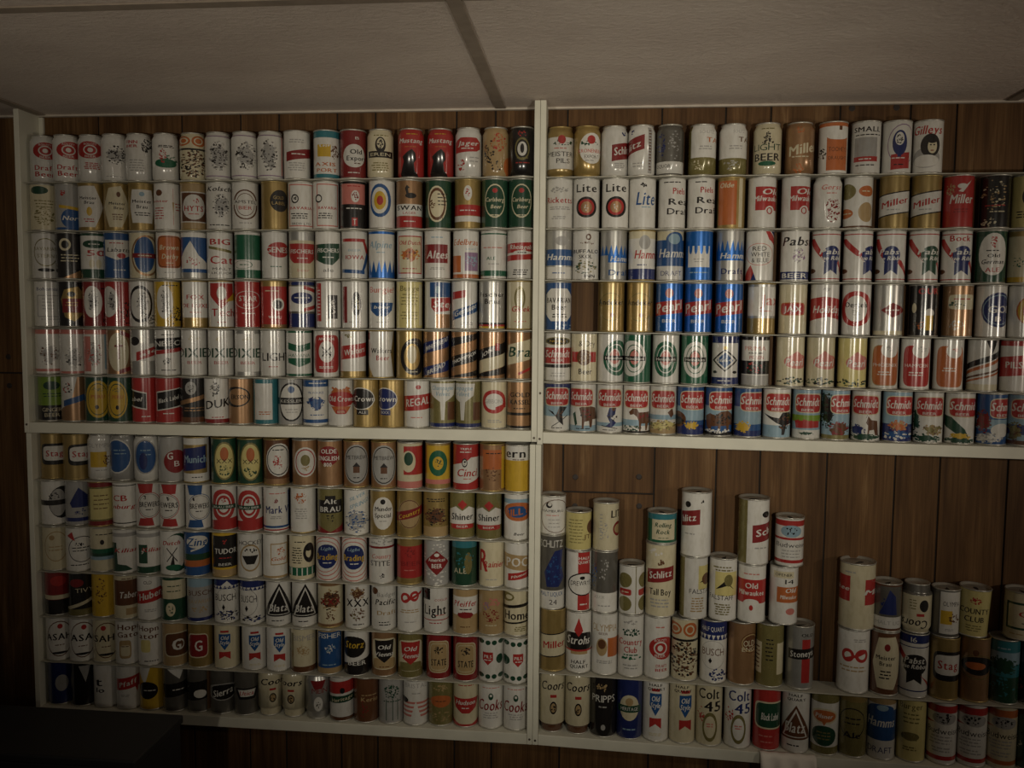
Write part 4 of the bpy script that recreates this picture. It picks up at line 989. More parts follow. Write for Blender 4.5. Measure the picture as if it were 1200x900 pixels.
LL = [
 [(53.7, 'Gg' + fm(STAGB, p=0)), (83, 'Gg' + fm(STAGB, p=.3)), (112, 'Wn|t Q -.05 .78 .1 .85 OLYMPIA|r Y -.2 .45 .6 .18|m X .5 .45 .4 .12 24|l Q 0 .2 .5 .03 1'), (139.7, 'Qn|e W -.3 .55 .88 .4|e B -.3 .55 .8 .37|l L -.3 .65 .5 .08 2'), (169, 'Wn|e Q -.1 .55 .82 .4|e B -.1 .55 .74 .37|l L -.1 .65 .5 .1 2|e N -.3 .45 .3 .2'),
  (199.5, 'Q|e D .2 .45 .78 .27|k W -.1 .58 .16 .22 G|t W .4 .4 .13 .2 B|m Q 0 .85 .5 .05 10'), (229.8, 'Wg|r G -.1 .52 .9 .33|s N -.15 .52 .85 .26 .08|k L -.1 .52 .17 .85 Munich|l K 0 .1 .5 .02 1'), (263, 'Fg|e V 0 .5 .78 .44|e I 0 .5 .7 .4|e O 0 .66 .32 .16|t K 0 .5 .1 .6 XXX|m F 0 .28 .5 .12 20'), (293.8, 'Fg|e V 0 .5 .78 .44|e I 0 .5 .7 .4|e O 0 .66 .32 .16|t K 0 .5 .1 .6 XXX|m F 0 .28 .5 .12 20'),
  (324, 'Xg|b H 0 .12|e W .1 .55 .88 .38|a K .1 .55 .82 .35 .06|m R .1 .5 .4 .15 24|l K .1 .78 .5 .03 1'), (357.6, 'H|e W 0 .52 .84 .34|a R 0 .52 .74 .3 .07|e V 0 .56 .36 .13|m T 0 .4 .4 .08 12'), (387, 'H|e D -.1 .68 .75 .22|k W -.1 .78 .1 .6 OLDE|k W -.1 .62 .1 .78 ENGLISH|k W -.2 .48 .09 .3 800'), (417.6, MET), (450, MET),
  (480.5, 'C|r R .3 .6 .78 .34|e C -.1 .6 .55 .24|e F -.1 .66 .35 .15|b C .18 .3|b P 0 .15'), (513, 'G|r Y 0 .58 .9 .38|e E 0 .57 .72 .29|e Y 0 .57 .42 .15|m F 0 .57 .3 .1 10|b P .1 .2'), (546, 'W|b R .72 1|q R -1.2,.72 -1.2,.5 0,.62 .4,.72|b R 0 .14|q R 1.2,.14 1.2,.3 .2,.14|k W 0 .91 .045 .45 TRIPLE|l W 0 .84 .5 .02 1|e K -.1 .6 .22 .1|e W -.1 .6 .16 .07|m K -.1 .6 .1 .05 4|i R .1 .38 .17 .75 Cinci|l P .1 .24 .4 .02 1'),
  (579.7, 'Hg|r O .05 .68 .8 .22|l K .1 .82 .7 .04 1|r Y .85 .5 .14 .47|m X 0 .35 .6 .15 16'), (610.7, 'W|b Y 0 .68|k K .05 .84 .19 .98 ern S|l X 0 .7 .5 .015 1')],
 [(55, 'W|e K .3 .5 .75 .38|e Q .2 .5 .6 .32|r K 0 .5 1 .06|m K 0 .65 .4 .08 12'), (84.7, 'Q|q N -.65,.5 0,.87 .85,.6 .85,.4 -.5,.4|b N .07 .16|m N .1 .3 .4 .08 10'), (115, 'Vg|b D .9 1|b D 0 .1|r I 0 .5 .82 .36|l X 0 .55 .6 .2 4'), (142, 'W|k R -.4 .65 .14 .5 CB|i R -.15 .45 .1 .85 nburg|b K .05 .075|b K .93 .95'),
  (171.5, fm(BREW, c='R', p=0)), (202, fm(BREW, c='R', p=-.35)), (232.6, fm(BREW, c='B', p=.05)), (264, fm(BEBRAU, p=-.1)), (294, fm(BEBRAU, p=-.1)), (324, 'W|b B .08 .13|r B .95 .5 .05 .42|k N .05 .5 .17 .85 Mark V|l P .1 .87 .7 .03 1|m D 0 .7 .15 .05 8|b R .02 .05|l Q 0 .32 .5 .04 2'), (355, 'Wg|m O -.2 .78 .5 .12 34|l Q -.2 .42 .5 .13 5'),
  (386.7, 'V|q K -.9,.75 -.4,.75 -.4,.85 .4,.85 .4,.75 .9,.75 .9,.45 -.9,.45|k W 0 .72 .11 .5 Alt|k W 0 .54 .12 .78 BRAU|m K 0 .35 .3 .1 12|q D -1.2,.25 0,.02 1.2,.25 1.2,0 -1.2,0'), (418, 'W|x L .05 .86 .08 .6 .15 SILVER|x L .2 .70 .1 .75 .2 SPRINGS|M QB 0 .3 .9 .25 90|l W 0 .2 .6 .02 1'), (449, 'G|e W 0 .5 .78 .37|k K .05 .6 .1 .66 Munder|k K 0 .45 .1 .62 Special|e K 0 .76 .2 .06|l Q 0 .32 .3 .02 1'),
  (480, 'Gg|e T 0 .5 .85 .33|a X 0 .5 .82 .32 .05|s D 0 .5 1 .1 .2|x Y 0 .5 .1 .82 .18 Country'), (510.7, 'G|l K 0 .82 .75 .05 2|M XK 0 .45 .85 .2 70|b T 0 .22'), (541.6, 'V' + SHINER), (573, 'V' + SHINER), (605.6, 'W|b L .8 .9|e O .05 .62 1.0 .21|e B .05 .62 .8 .13|x O .05 .62 .15 .9 .1 BILLY|i K .2 .12 .06 .4 Beer')],
 [(55.5, 'C|a T 0 .55 .82 .36 .05|e T -.3 .76 .2 .06|l T 0 .5 .6 .08 2'), (83, 'W|a K .1 .5 .88 .31 .05|q R -.85,.82 -.3,.7 -.5,.92|m K 0 .62 .35 .04 8|l K .1 .5 .65 .07 2|l K 0 .13 .8 .04 1'), (112, 'C|b E .42 .52|b F .34 .42|b L .26 .34|e K -.1 .68 .16 .06|l K 0 .86 .7 .03 1'), (139.7, 'W|q F -1.2,.7 -.7,.7 -.62,.2 0,.17 .5,.05 -1.2,.0|i R .05 .52 .1 .85 Kilian|b Q .84 .93'),
  (169, 'W|r F -.5 .45 .32 .22|i R .2 .55 .1 .75 Kilian|q F -1.2,.15 .8,.15 1.2,0 -1.2,0|b Q .84 .93|m W -.5 .5 .15 .08 5'), (198, 'W|e F .15 .5 .9 .45|e W .08 .5 .82 .41|s K -.1 .45 .4 .018 .32|s K -.1 .45 .4 .018 -.32|q K -.25,.2 .1,.2 0,.47|i R -.1 .73 .1 .65 Dutch|e E 0 .15 .6 .07'), (231.9, 'B|b F .35 .5|b O .2 .35|e W 0 .78 .8 .15|i B 0 .78 .18 .75 Zing|s W 0 .62 .5 .02 .1'),
  (263.5, 'Yg|r K .0 .57 .9 .37|m R .0 .8 .15 .05 8|k W .05 .58 .12 .82 TUDOR|l R 0 .42 .5 .03 1|t W 0 .27 .06 .5 BEER|b T 0 .15'), (293.5, 'W|a T 0 .45 .78 .32 .1|t K .05 .8 .1 .88 HOCKEY|m K 0 .62 .5 .04 8|q K -.62,.5 .62,.5 .3,.3 -.3,.3'), (323, 'W|r T .25 .55 .65 .25|r W .25 .55 .58 .225|m O .4 .62 .3 .08 14|i O .2 .44 .08 .55 Gold|b T 0 .05|r T .95 .5 .06 .5'),
  (354, 'C|e K .5 .6 .42 .23|e C .5 .6 .2 .11|e K .5 .7 .25 .06|l K -.4 .55 .4 .2 7|b E .08 .27|r W -.8 .17 .04 .09|r W -.4 .17 .04 .09|r W 0 .17 .04 .09|r W .4 .17 .04 .09|r W .8 .17 .04 .09|l K -.2 .86 .5 .02 1'), (385, fm(RINGS, p=-.1)), (415.5, fm(RINGS, p=-.05)), (447.5, 'W|m Q 0 .92 .8 .05 16|b D .78 .83|i P 0 .6 .1 .75 Country|t K -.1 .44 .12 .75 STITE|m K 0 .15 .2 .05 8'),
  (480, 'Rg|b G .85 1|b G 0 .12|m D 0 .7 .4 .12 22|t D .1 .45 .1 .75 BEER|l P 0 .3 .5 .02 1'), (512, 'Q|m W 0 .5 1 .48 40|d D 0 .5 .9 .28|e W 0 .68 .2 .04|k W 0 .57 .08 .65 American|k W 0 .43 .1 .4 BEER'), (544, 'F|b Z .85 1|t C -.3 .33 .12 .5 ALE|e V .3 .5 .3 .25|m Z 0 .6 .7 .2 12'), (576, 'C|k R -.6 .58 .5 .3 R|i R .2 .5 .14 .78 Rainier|l Q 0 .15 .5 .02 1'), (606, 'W|s T 0 .57 1.1 .17 -.1|k W 0 .58 .2 .82 POC|s R .15 .28 .85 .08 .1|x W .15 .28 .06 .6 .1 Pilsener')],
 [(58, 'D|e R 0 .8 .6 .12|b C .36 .46|b K 0 .35'), (84.7, 'K|e D -.3 .78 .5 .1|t C .2 .6 .1 .65 TIVY|s C 0 .28 1 .04 .3|b V 0 .15'), (114, 'Y|m X -.3 .6 .4 .32 32'), (144, 'C|r X 0 .6 .9 .3|i W .1 .55 .15 .65 Taber|l X 0 .93 .5 .02 1|r T .3 .15 .4 .08'), (175, 'W|s R 0 .55 1 .15 .15|x W 0 .57 .16 .82 .13 Huber|t K -.2 .87 .08 .3 OLD|l Q 0 .2 .5 .04 2'),
  (204.7, 'F|r C 0 .72 .88 .22|l F 0 .74 .6 .12 2|e C -.3 .25 .36 .16|m F -.3 .25 .2 .1 8'), (234.5, 'Q|b L .8 1|t X 0 .66 .12 .88 BUSCH|t T 0 .46 .09 .85 BAVARIAN|m T 0 .28 .6 .07 16|b N 0 .08'), (266, 'W|b N .85 1|z N .78 .86 9|q W -.5,.85 0,.97 .4,.85|a Q 0 .5 .84 .33 .04|t K -.15 .58 .16 .82 BUSCH|m NK 0 .15 .85 .12 46|d K -.3 .35 .12 .08'), (296.6, 'W|b N .85 1|z N .78 .86 9|a Q -.3 .5 .7 .33 .04|t K -.35 .58 .16 .65 BUSCH|m NK .1 .1 .85 .08 30|d K -.5 .35 .12 .08'),
  (327, 'W' + fm(TRI, c='K')), (357, 'W' + fm(TRI, c='K')), (387, 'Cg|b H 0 .06|b H .94 1|M XTK 0 .62 .75 .28 60|k D 0 .58 .15 .78 XXX|m X 0 .25 .4 .12 20'), (419, 'W|M XT 0 .8 .6 .14 40|k K 0 .58 .17 .85 XXX|m VX 0 .32 .6 .16 40|l K 0 .08 .5 .02 1'), (450, 'W|e X -.7 .88 .22 .08|k Q .2 .8 .1 .75 Badger|i K .1 .63 .13 .75 Pacific|k T .2 .38 .1 .75 Draft|l K 0 .13 .5 .06 2'),
  (480.5, 'W|a R -.35 .76 .36 .12 .18|a R .35 .79 .36 .12 .18|s R .2 .77 .7 .03 .2|l T 0 .45 .8 .05 2|l Q 0 .2 .5 .02 1'), (511.5, 'W|r K -.75 .86 .25 .13|k K -.1 .5 .22 .85 Light|t R .35 .73 .05 .5 COOLER|b R .26 .28|l P .3 .38 .5 .02 1|l R 0 .2 .6 .02 1'), (545.6, 'T|r W 0 .63 .95 .21|i R 0 .68 .13 .85 Pfeiffer|l K 0 .55 .5 .02 1|e D 0 .42 .62 .07|m D 0 .42 .6 .07 20|b T 0 .26|l X 0 .15 .5 .03 1'), (578.7, 'T|m P 0 .72 .7 .1 26|m U -.3 .65 .3 .1 14|m D 0 .42 .7 .15 36|l C 0 .2 .5 .02 1'), (606.7, 'C|e V -.6 .86 .4 .1|e C -.6 .86 .25 .05|s K .0 .66 1.2 .035 .12|k K .05 .45 .2 .95 Home|s K 0 .28 1.2 .02 .1|l V .3 .14 .5 .06 3')],
 [(59.6, 'W' + fm(ASAHI, p=.05)), (89, 'W' + fm(ASAHI, p=.1)), (117, 'C' + fm(ASAHI, p=-.2)), (146, 'W|k X .05 .86 .13 .85 Hopn|k X .05 .68 .13 .85 Gator|o T -.25 .33 .45 .22|o C -.25 .3 .35 .13|l X -.25 .4 .3 .03 1'), (176, 'W|k X -.2 .86 .13 .75 Hopn|k X -.2 .68 .13 .75 ator|o I -.45 .44 .36 .15|l K 0 .08 .6 .02 1'), (206, 'T|o C .1 .5 .9 .29|o X .1 .5 .85 .265|k W .1 .5 .25 .35 G|a W .3 .5 .4 .13 .1'), (235.7, 'G|o C -.2 .5 .75 .29|o D -.2 .5 .7 .265|k W -.2 .5 .25 .3 G'),
  (266, osty('C', -.2)), (298, osty('W', 0)), (327, osty('W', 0)), (356, 'C|t Q .05 .8 .13 .85 BISMER|m T 0 .5 .55 .13 36|b X 0 .13|r V -.9 .5 .12 .4'), (386.7, 'T|r B 0 .55 .92 .42|t W .0 .88 .11 .85 FISHER|m WL .0 .58 .4 .1 24|l L 0 .2 .6 .02 1'), (418.4, 'W|e K -.15 .65 .85 .25|i Y -.15 .7 .16 .7 Storz|b K 0 .22|q K -1.2,.22 -1.2,.2 1.2,.2 1.2,.42|k W 0 .27 .1 .7 BEER'),
  (450, 'H|o C 0 .5 .92 .36|o T 0 .28 .86 .12|q K -.75,.82 .75,.82 .65,.45 0,.3 -.65,.45|i W 0 .66 .1 .5 Old|i W 0 .5 .1 .75 Vienna|l X 0 .2 .5 .02 1'), (481, 'V|o C 0 .5 .92 .36|o V 0 .25 .86 .1|q R -.75,.82 .75,.82 .65,.45 0,.3 -.65,.45|i W 0 .66 .1 .5 Old|i W 0 .5 .1 .75 Vienna'), (514, STATE), (546, STATE),
  (579, fm(DOTS, p=-.25, l=-.65, r=.15, f=.65)), (606.7, fm(DOTS, p=.15, l=-.25, r=.55, f=-.75))],
 [(62.7, 'N|e Q 0 .5 .5 .2'), (91.7, 'K|q Q -.4,.95 .5,.95 .1,.55'), (119, 'W|k K -.6 .6 .2 .25 t|k K -.5 .4 .12 .3 lo|e K .95 .75 .2 .2'), (147, 'W|s R -.1 .6 .85 .14 .1|q R .3,.6 .75,.75 .6,.35|x W -.1 .6 .12 .65 .1 Pfaff|l Q -.3 .3 .4 .03 2'), (176.4, 'Y|q W -1.2,1 -.2,1 -.6,.6|e K -.3 .45 .68 .21|l W -.3 .45 .5 .06 1'), (204, 'A|q W -.62,1 .62,1 .3,.75|s K 0 .5 1.2 .16 .1|l W .2 .5 .6 .05 1'), (228.5, 'A|s K 0 .5 1.2 .22 .1|e W 0 .42 .5 .1|r H .75 .5 .2 .5'),
  (257.8, 'A|e Q 0 .5 1 .2|e K 0 .5 .95 .18|x W 0 .5 .16 .75 .1 Sierra'), (286.8, 'A|q K -.9,.62 .9,.62 .6,.35 -.6,.35|q W -.7,.58 .7,.58 .5,.42 -.5,.42|i R 0 .5 .1 .55 Utica'), (316, 'Cc' + fm(COORS, p=.15)), (341.6, 'Cc' + fm(COORS, p=-.3)), (370.7, 'Sc|q D -.6,.9 .6,.9 .3,.7 -.3,.7|t D .1 .66 .12 .6 MEIN|e W 0 .35 .35 .17|m K 0 .35 .2 .1 8'), (398, 'W|b X 0 .08|s R 0 .78 1.3 .14 .1|s F 0 .5 1.3 .08 .1|e K 0 .7 .2 .07|x C 0 .5 .08 .8 .1 Heritage'),
  (428, 'X|l T .2 .62 .7 .06 1|k T .2 .52 .1 .65 Kerio|m D -.3 .3 .5 .2 12'), (457.6, 'Q|m F 0 .72 .6 .16 44|l F .1 .5 .75 .05 1|r F -.4 .3 .03 .25|r F .1 .3 .03 .25|r F .5 .3 .03 .25'), (487, 'W|t Q 0 .9 .1 .85 BRISTAL|s P 0 .5 1.2 .025 0|s P 0 .4 1.2 .025 0|s P 0 .3 1.2 .025 0|s P 0 .2 1.2 .025 0|q W -.5,.05 .5,.05 0,.55|e K -.8 .55 .2 .07|l Q 0 .72 .4 .02 1'), (516.5, 'V|e O 0 .55 .8 .14|l X 0 .55 .5 .03 1|m T 0 .85 .6 .08 18|m T 0 .2 .7 .12 18'),
  (548, 'C|b R 0 .15|q C -1,.16 -.5,.05 .5,.05 1,.16|q R -.95,.65 .95,.65 .8,.42 .3,.3 -.3,.3 -.8,.42|i W 0 .55 .1 .75 Hudson|l W 0 .42 .4 .02 1|l R 0 .95 .6 .02 1'), (578.7, COOKS), (606.7, COOKS)],
]

# lower right unit: tier 1 stands on the board, tier 2 on a sheet, the rest straight on other cans
HQ = '|k K 0 .94 .045 .5 HALF|k K .05 .87 .045 .65 QUART'
SCHL = '|s D {p} .6 .65 .13 .08|x W {p} .61 .12 .5 .06 Schlitz'
LR1 = [(640.5, 'Cc|b X 0 .14' + fm(COORS, p=.1)), (670, 'Cc|b X 0 .14' + fm(COORS, p=.05)), (702, 'K|t W 0 .64 .12 .85 PRIPPS|m T -.1 .83 .4 .06 16|l Q 0 .5 .4 .02 1|e Q 0 .15 .18 .05'), (735, 'N|e C .0 .52 .72 .22|r F 0 .5 .86 .06|e T 0 .62 .3 .07|t W 0 .5 .06 .65 HERITAGE|l L 0 .15 .5 .02 1'),
       (766.7, osty('W', 0) + HQ), (798.7, osty('C', .25) + HQ), (830, 'C' + fm(COLT, c='K', p=0, q=.25)), (864, 'W' + fm(COLT, c='N', p=.1, q=.4)), (898, 'R|o C .15 .57 .98 .23|o F .15 .57 .9 .205|i W .25 .55 .12 .6 Black Label|l P 0 .22 .6 .02 1|l P .1 .12 .5 .02 1'),
       (932, 'W' + HQ + fm(TRI, c='X').replace('.98', '.78').replace('.90', '.72').replace('.84', '.66')), (966, 'W|b V .85 1|b V 0 .12|e C 0 .63 .86 .13|e O 0 .63 .78 .1|i W 0 .63 .07 .6 Pilsner|q O -.2,.55 .2,.55 0,.47|e F 0 .3 .82 .17|l V 0 .3 .5 .08 3'), (998.7, 'V|a K 0 .55 .85 .25 .06|l K 0 .58 .6 .08 2|k K 0 .35 .1 .6 Ale|b G .9 1'),
       (1032, 'W|b T .9 1|b B .3 .8|e B 0 .8 .85 .1|e L .1 .84 .4 .05|i W .05 .6 .15 .9 Hamms|t N 0 .14 .1 .8 DRAFT'), (1067, 'I|k V 0 .9 .1 .75 Burger|l V 0 .7 .6 .1 3|e V 0 .4 .6 .07|m V 0 .4 .6 .06 14|l V 0 .2 .5 .04 2'), (1103, 'W' + fm(BUD, c='R')), (1138, 'W' + fm(BUD, c='R')), (1173, 'C' + fm(BUD, c='O')), (1207, 'F|m W -.7 .4 .2 .1 8')]
LR2 = [(644, 'Gg|s K 0 .42 1.3 .2 .06|s C 0 .42 1.3 .18 .06|x R .1 .44 .12 .85 .05 Miller'), (672.7, 'W|q T -.6,.3 .7,.3 .7,.45 -.6,.45|o K 0 .52 .95 .15|i W 0 .54 .14 .85 Strohs|b R .35 .38|q R -.35,.7 0,.92 .35,.7 0,.6|k K 0 .17 .06 .55 HALF|k K .05 .09 .06 .7 QUART'), (705, 'W|t T .05 .78 .12 .95 OLYMPIA|t X -.1 .68 .04 .35 BEER|r O .65 .45 .4 .16|e T -.2 .45 .42 .15|e X -.2 .5 .3 .08|l Q 0 .2 .6 .03 2'), (737, 'W|m F 0 .73 .7 .06 26|m Q 0 .9 .6 .03 8|k R 0 .57 .1 .85 Country|k R 0 .44 .1 .5 Club|m E 0 .3 .8 .02 14|l E 0 .35 .6 .02 1|l Q 0 .15 .6 .05 2'), (769, 'W|' + fm(IRON, p=.25).replace('.68', '.5').replace('.81', '.63').replace('.54', '.37') + '|k R .35 .2 .05 .4 DRAFT|k R .35 .13 .05 .45 BEER|l P .2 .85 .4 .02 1'),
       (802, CIRC.replace('Cn', 'C')), (835.8, 'W|b N .78 1|z N .7 .8 9|t W -.05 .88 .075 .8 HALF QUART|a Q 0 .45 .85 .24 .03|t X 0 .5 .12 .78 BUSCH|d K -.2 .35 .14 .05|m N .4 .12 .6 .1 30'), (868.7, 'H|e X .5 .68 .55 .17|a T .5 .68 .5 .15 .06|t C .55 .68 .1 .4 OLD|t C .5 .58 .07 .45 ENG'), (901.6, 'V|r C -.85 .45 .3 .26|r C .85 .45 .3 .26|l X -.85 .45 .2 .2 6|l K 0 .6 .3 .2 6'), (937, 'S|r R .45 .45 .28 .36|s K .2 .57 1 .085 .05|x W .15 .57 .1 .8 .05 Stoneys|k K .5 .88 .05 .4 OLD'),
       (1000, 'W|a R -.3 .6 .38 .11 .18|a R .5 .6 .38 .11 .18|s R .15 .6 .65 .025 .15|l T 0 .38 .8 .06 2|l Q .4 .85 .4 .03 2'), (1036, 'X|q C -.75,.5 -.4,.92 .7,.95 1.1,.5 .7,.08 -.4,.1|e D .2 .77 .2 .06|k K .1 .6 .07 .65 Meister|k K .1 .5 .07 .4 Brau|l K .1 .32 .4 .08 3'), (1070, 'W|b N .87 1|t W 0 .93 .08 .2 16|q R -1.2,.8 -.9,.8 -.3,.6 -.3,.5|e K .1 .52 .78 .17|q K -.4,.4 .6,.4 .6,.2 .1,.28 -.4,.2|i W .1 .59 .1 .65 Pabst|i W .1 .49 .07 .9 Blue Ribbon|q R .5,.35 1.2,.15 1.2,.05|b N .08 .1|b N .8 .815'), (1105.7, 'Gg' + fm(STAGB, p=.25)), (1142, 'Hg|a V .1 .55 .95 .2 .06|e K .1 .57 .9 .15|e O .1 .57 .65 .06|e X .1 .78 .2 .05'), (1177.7, 'Z|b L .62 .82|M F 0 .6 .85 .16 60|b F 0 .42|l L 0 .88 .5 .02 1|m Z 0 .25 .8 .15 16'), (1207, 'K|m R -.8 .3 .3 .1 10')]
# column in tier 2 -> cans on top of it: (photo x, height, radius, print, open lid)
LR3 = {0: [(647, .192, .0325, 'A|b W 0 .25|t W -.1 .9 .1 .9 SCHLITZ|q N -.4,.3 -.6,.5 -.3,.62 .2,.8 .8,.82 .7,.6 .9,.42 .5,.3|M NB .2 .55 .6 .22 40|t B 0 .2 .06 .85 MALT LIQUOR|t K .1 .09 .07 .3 24'), (648, .100, .0325, 'W|a X .1 .48 1.0 .46 .04|e K -.3 .78 .25 .08|e W -.25 .8 .15 .05|t K 0 .62 .07 .8 HAMBURG|l P 0 .5 .6 .04 1|l Q .1 .28 .5 .15 3')],
       1: [(678, .155, .0325, 'W|r R .4 .5 .45 .5|k W .4 .9 .05 .4 HALF|k W .4 .83 .05 .45 QUART|e K .15 .45 .95 .2|e W .15 .45 .88 .18|t K .2 .47 .08 .8 DREWRYS|e K .3 .56 .2 .03|l W .4 .1 .3 .02 1'), (678, .100, .0325, 'I|l V -.2 .5 .6 .35 8|e X .95 .6 .3 .2|t X .7 .35 .12 .3 JT')],
       2: [(708.6, .158, .0325, 'A|b W 0 .32|m B -.8 .6 .2 .2 18|m Q 0 .7 .5 .2 14|t Q -.4 .25 .05 .4 LIQUOR|l Q 0 .1 .6 .02 1'), (710, .124, .0325, 'C|k K .85 .78 .16 .45 LITE|e D .85 .45 .3 .16|e T .85 .45 .2 .1|m Q -.1 .4 .4 .2 16|l Q -.35 .5 .12 .3 8')],
       3: [(740, .127, .032, 'W|e V -.45 .7 .48 .16|e V -.45 .2 .48 .16|o R -.45 .45 .45 .07|r V .35 .5 .03 .5|e V .85 .7 .3 .16|e V .85 .2 .3 .16|o R .85 .45 .3 .07|l C -.45 .45 .3 .02 1')],
       4: [(774, .186, .0375, 'C|m X 0 .76 .2 .04 14|s D 0 .58 .85 .1 .06|x W 0 .59 .1 .72 .05 Schlitz|k K 0 .34 .09 .7 Tall Boy|l Q 0 .18 .7 .07 3|m W -.3 .9 .5 .05 10'), (775.7, .078, .0365, 'E|b Z .8 1|r C .1 .45 .75 .36|i F .1 .62 .16 .55 Rolling|i F .1 .38 .16 .45 Rock|l F .1 .16 .4 .03 1')],
       5: [(812.7, .157, .034, 'W|r V -.85 .5 .2 .5|r I .75 .68 .4 .2|q K .45,.6 .95,.72 .95,.62|e X .8 .65 .2 .1|t K .45 .45 .08 .75 FALSTAFF|l T .3 .22 .5 .13 6'), (816, .163, .037, 'W|s D -.35 .6 .6 .12 .06|x W -.45 .6 .11 .45 .05 hlitz|e K -.55 .82 .18 .05|m K .35 .87 .1 .02 4|l Q -.4 .35 .4 .02 1')],
       6: [(847, .158, .034, 'W|r I .2 .6 .75 .2|q K -.5,.5 .4,.58 .8,.5 .2,.66|e V .4 .66 .3 .1|t K -.1 .37 .08 .85 FALSTAFF|l V 0 .85 .7 .05 2|l V 0 .17 .6 .1 5')],
       7: [(880.6, .146, .034, 'W|b R .33 .76|e W 0 .33 .55 .08|k W 0 .65 .1 .45 Old|k W 0 .52 .09 .85 Milwaukee|e R 0 .25 .14 .05|l P 0 .86 .6 .02 1'), (883, .164, .037, 'W|r V -.7 .5 .3 .5|s D .6 .5 .65 .14 .06|x W .6 .51 .11 .42 .05 Schl|e K .75 .78 .2 .05|l Q .5 .25 .4 .02 1')],
       8: [(918, .146, .034, 'W|r C 0 .88 .7 .06|t K 0 .88 .05 .6 OPENER|t K .4 .76 .08 .3 14|r O .3 .52 .75 .14|i W .5 .6 .08 .35 Old|i W .4 .48 .07 .6 Milwaukee|e P .5 .22 .3 .06'), (925, .122, .034, 'W|b R .85 .97|e L .1 .74 .7 .13|m K .1 .74 .5 .08 10|b R .55 .6|t K .1 .44 .1 .95 Budweiser|l Q .1 .25 .75 .1 3|b R .05 .12')],
       10: [(1005, .165, .0415, 'C|r R -.7 .62 .32 .2|i W -.75 .62 .07 .35 ukee|r R .75 .58 .3 .2|i W .8 .58 .08 .35 Mil|l Q -.4 .88 .3 .02 1')],
       11: [(1039, .120, .0335, 'X|r A 0 .62 .95 .35|q N -.5,.35 .7,.35 .6,.75 .2,.9 -.2,.55|m N .1 .55 .45 .2 24|b W .05 .3|t Q .1 .17 .08 .8 MALT LIQ')],
       12: [(1073.8, .122, .034, 'Cc|b A 0 .2|i K .1 .82 .18 .85 Coors|r R -.3 .62 .25 .03|e K -.5 .42 .28 .13|l V .2 .4 .25 .12 4')],
       13: [(1107.7, .120, .032, 'A|r W .3 .52 .65 .46|t K .4 .72 .1 .55 OLYMPIA|r Y .1 .42 .4 .15|m X .6 .4 .3 .12 20|l Q .3 .15 .3 .03 2')],
       14: [(1138.7, .118, .035, 'I|m R .1 .78 .35 .08 20|k K .05 .55 .12 .85 COUNTY|k K .1 .37 .12 .6 CLUB|l V .1 .17 .5 .08 3')],
       15: [(1196, .118, .036, 'C|q F -.8,.8 1.2,.8 1.2,.2 -.8,.2|q C -.7,.75 1.2,.75 1.2,.25 -.7,.25|k R .5 .55 .12 .6 Cold|l F .4 .35 .4 .04 1|l T 0 .1 .6 .03 1')]}

import string
_used = set()
for rows in (UL, UR, LL, [LR1, LR2], [c for c in ([(0, s[3]) for s in col] for col in LR3.values())]):
    for row in rows:
        for it in row:
            if it:
                for tok in it[1].split('|')[1:]:
                    f = tok.split(' ')
                    if f[0] in 'tki':
                        _used |= set(' '.join(f[6:]))
                    elif f[0] == 'x':
                        _used |= set(' '.join(f[7:]))
_used.discard(' ')
load_glyphs(sorted(_used))


def x_at(px, z, Y):
    """world X of a point at height z and depth Y that the photo shows at column px"""
    k = (px - 600) / FPX
    v = AX_R - AX_F * k
    return CAM.x - (v.y * (Y - CAM.y) + v.z * (z - CAM.z)) / v.x


def spread(xs, lo, hi, gap):
    """push neighbours apart so that no two cans share the same space"""
    xs = list(xs)
    for _ in range(400):
        for i in range(len(xs) - 1):
            d = gap[i] - (xs[i + 1] - xs[i])
            if d > 0:
                xs[i] -= d / 2
                xs[i + 1] += d / 2
        xs[0] = max(xs[0], lo)
        xs[-1] = min(xs[-1], hi)
    return xs


RC = 0.0326
YC = 0.0455
SHEET = 0.0024
BAYS = [('upper left', UL, XL + PW, -PW, (.0004, .006), (.1247, .1247), 'cans in the upper left unit', True),
        ('upper right', UR, PW, 1.355, (.0033, -.0108), (.1250, .1283), 'cans in the upper right unit', False),
        ('lower left', LL, XL + PW + .002, -PW - .003, (ZB + SH + .0004, ZB + SH + .0004), (.1243, .1243), 'cans in the lower left unit', True)]
SHEET_MAT = M_SHEET


def sheet(label, x0, x1, za, zb, y0=0.009):
    o = bev_box('divider_sheet', x0, x1, y0, 0.0775, 0, SHEET - 0.0002, SHEET_MAT, None, 0.0005, zb - za)
    o.location.z = za
    tag(o, label, 'shelf sheet', 'thin sheets laid between the can rows')
    return o


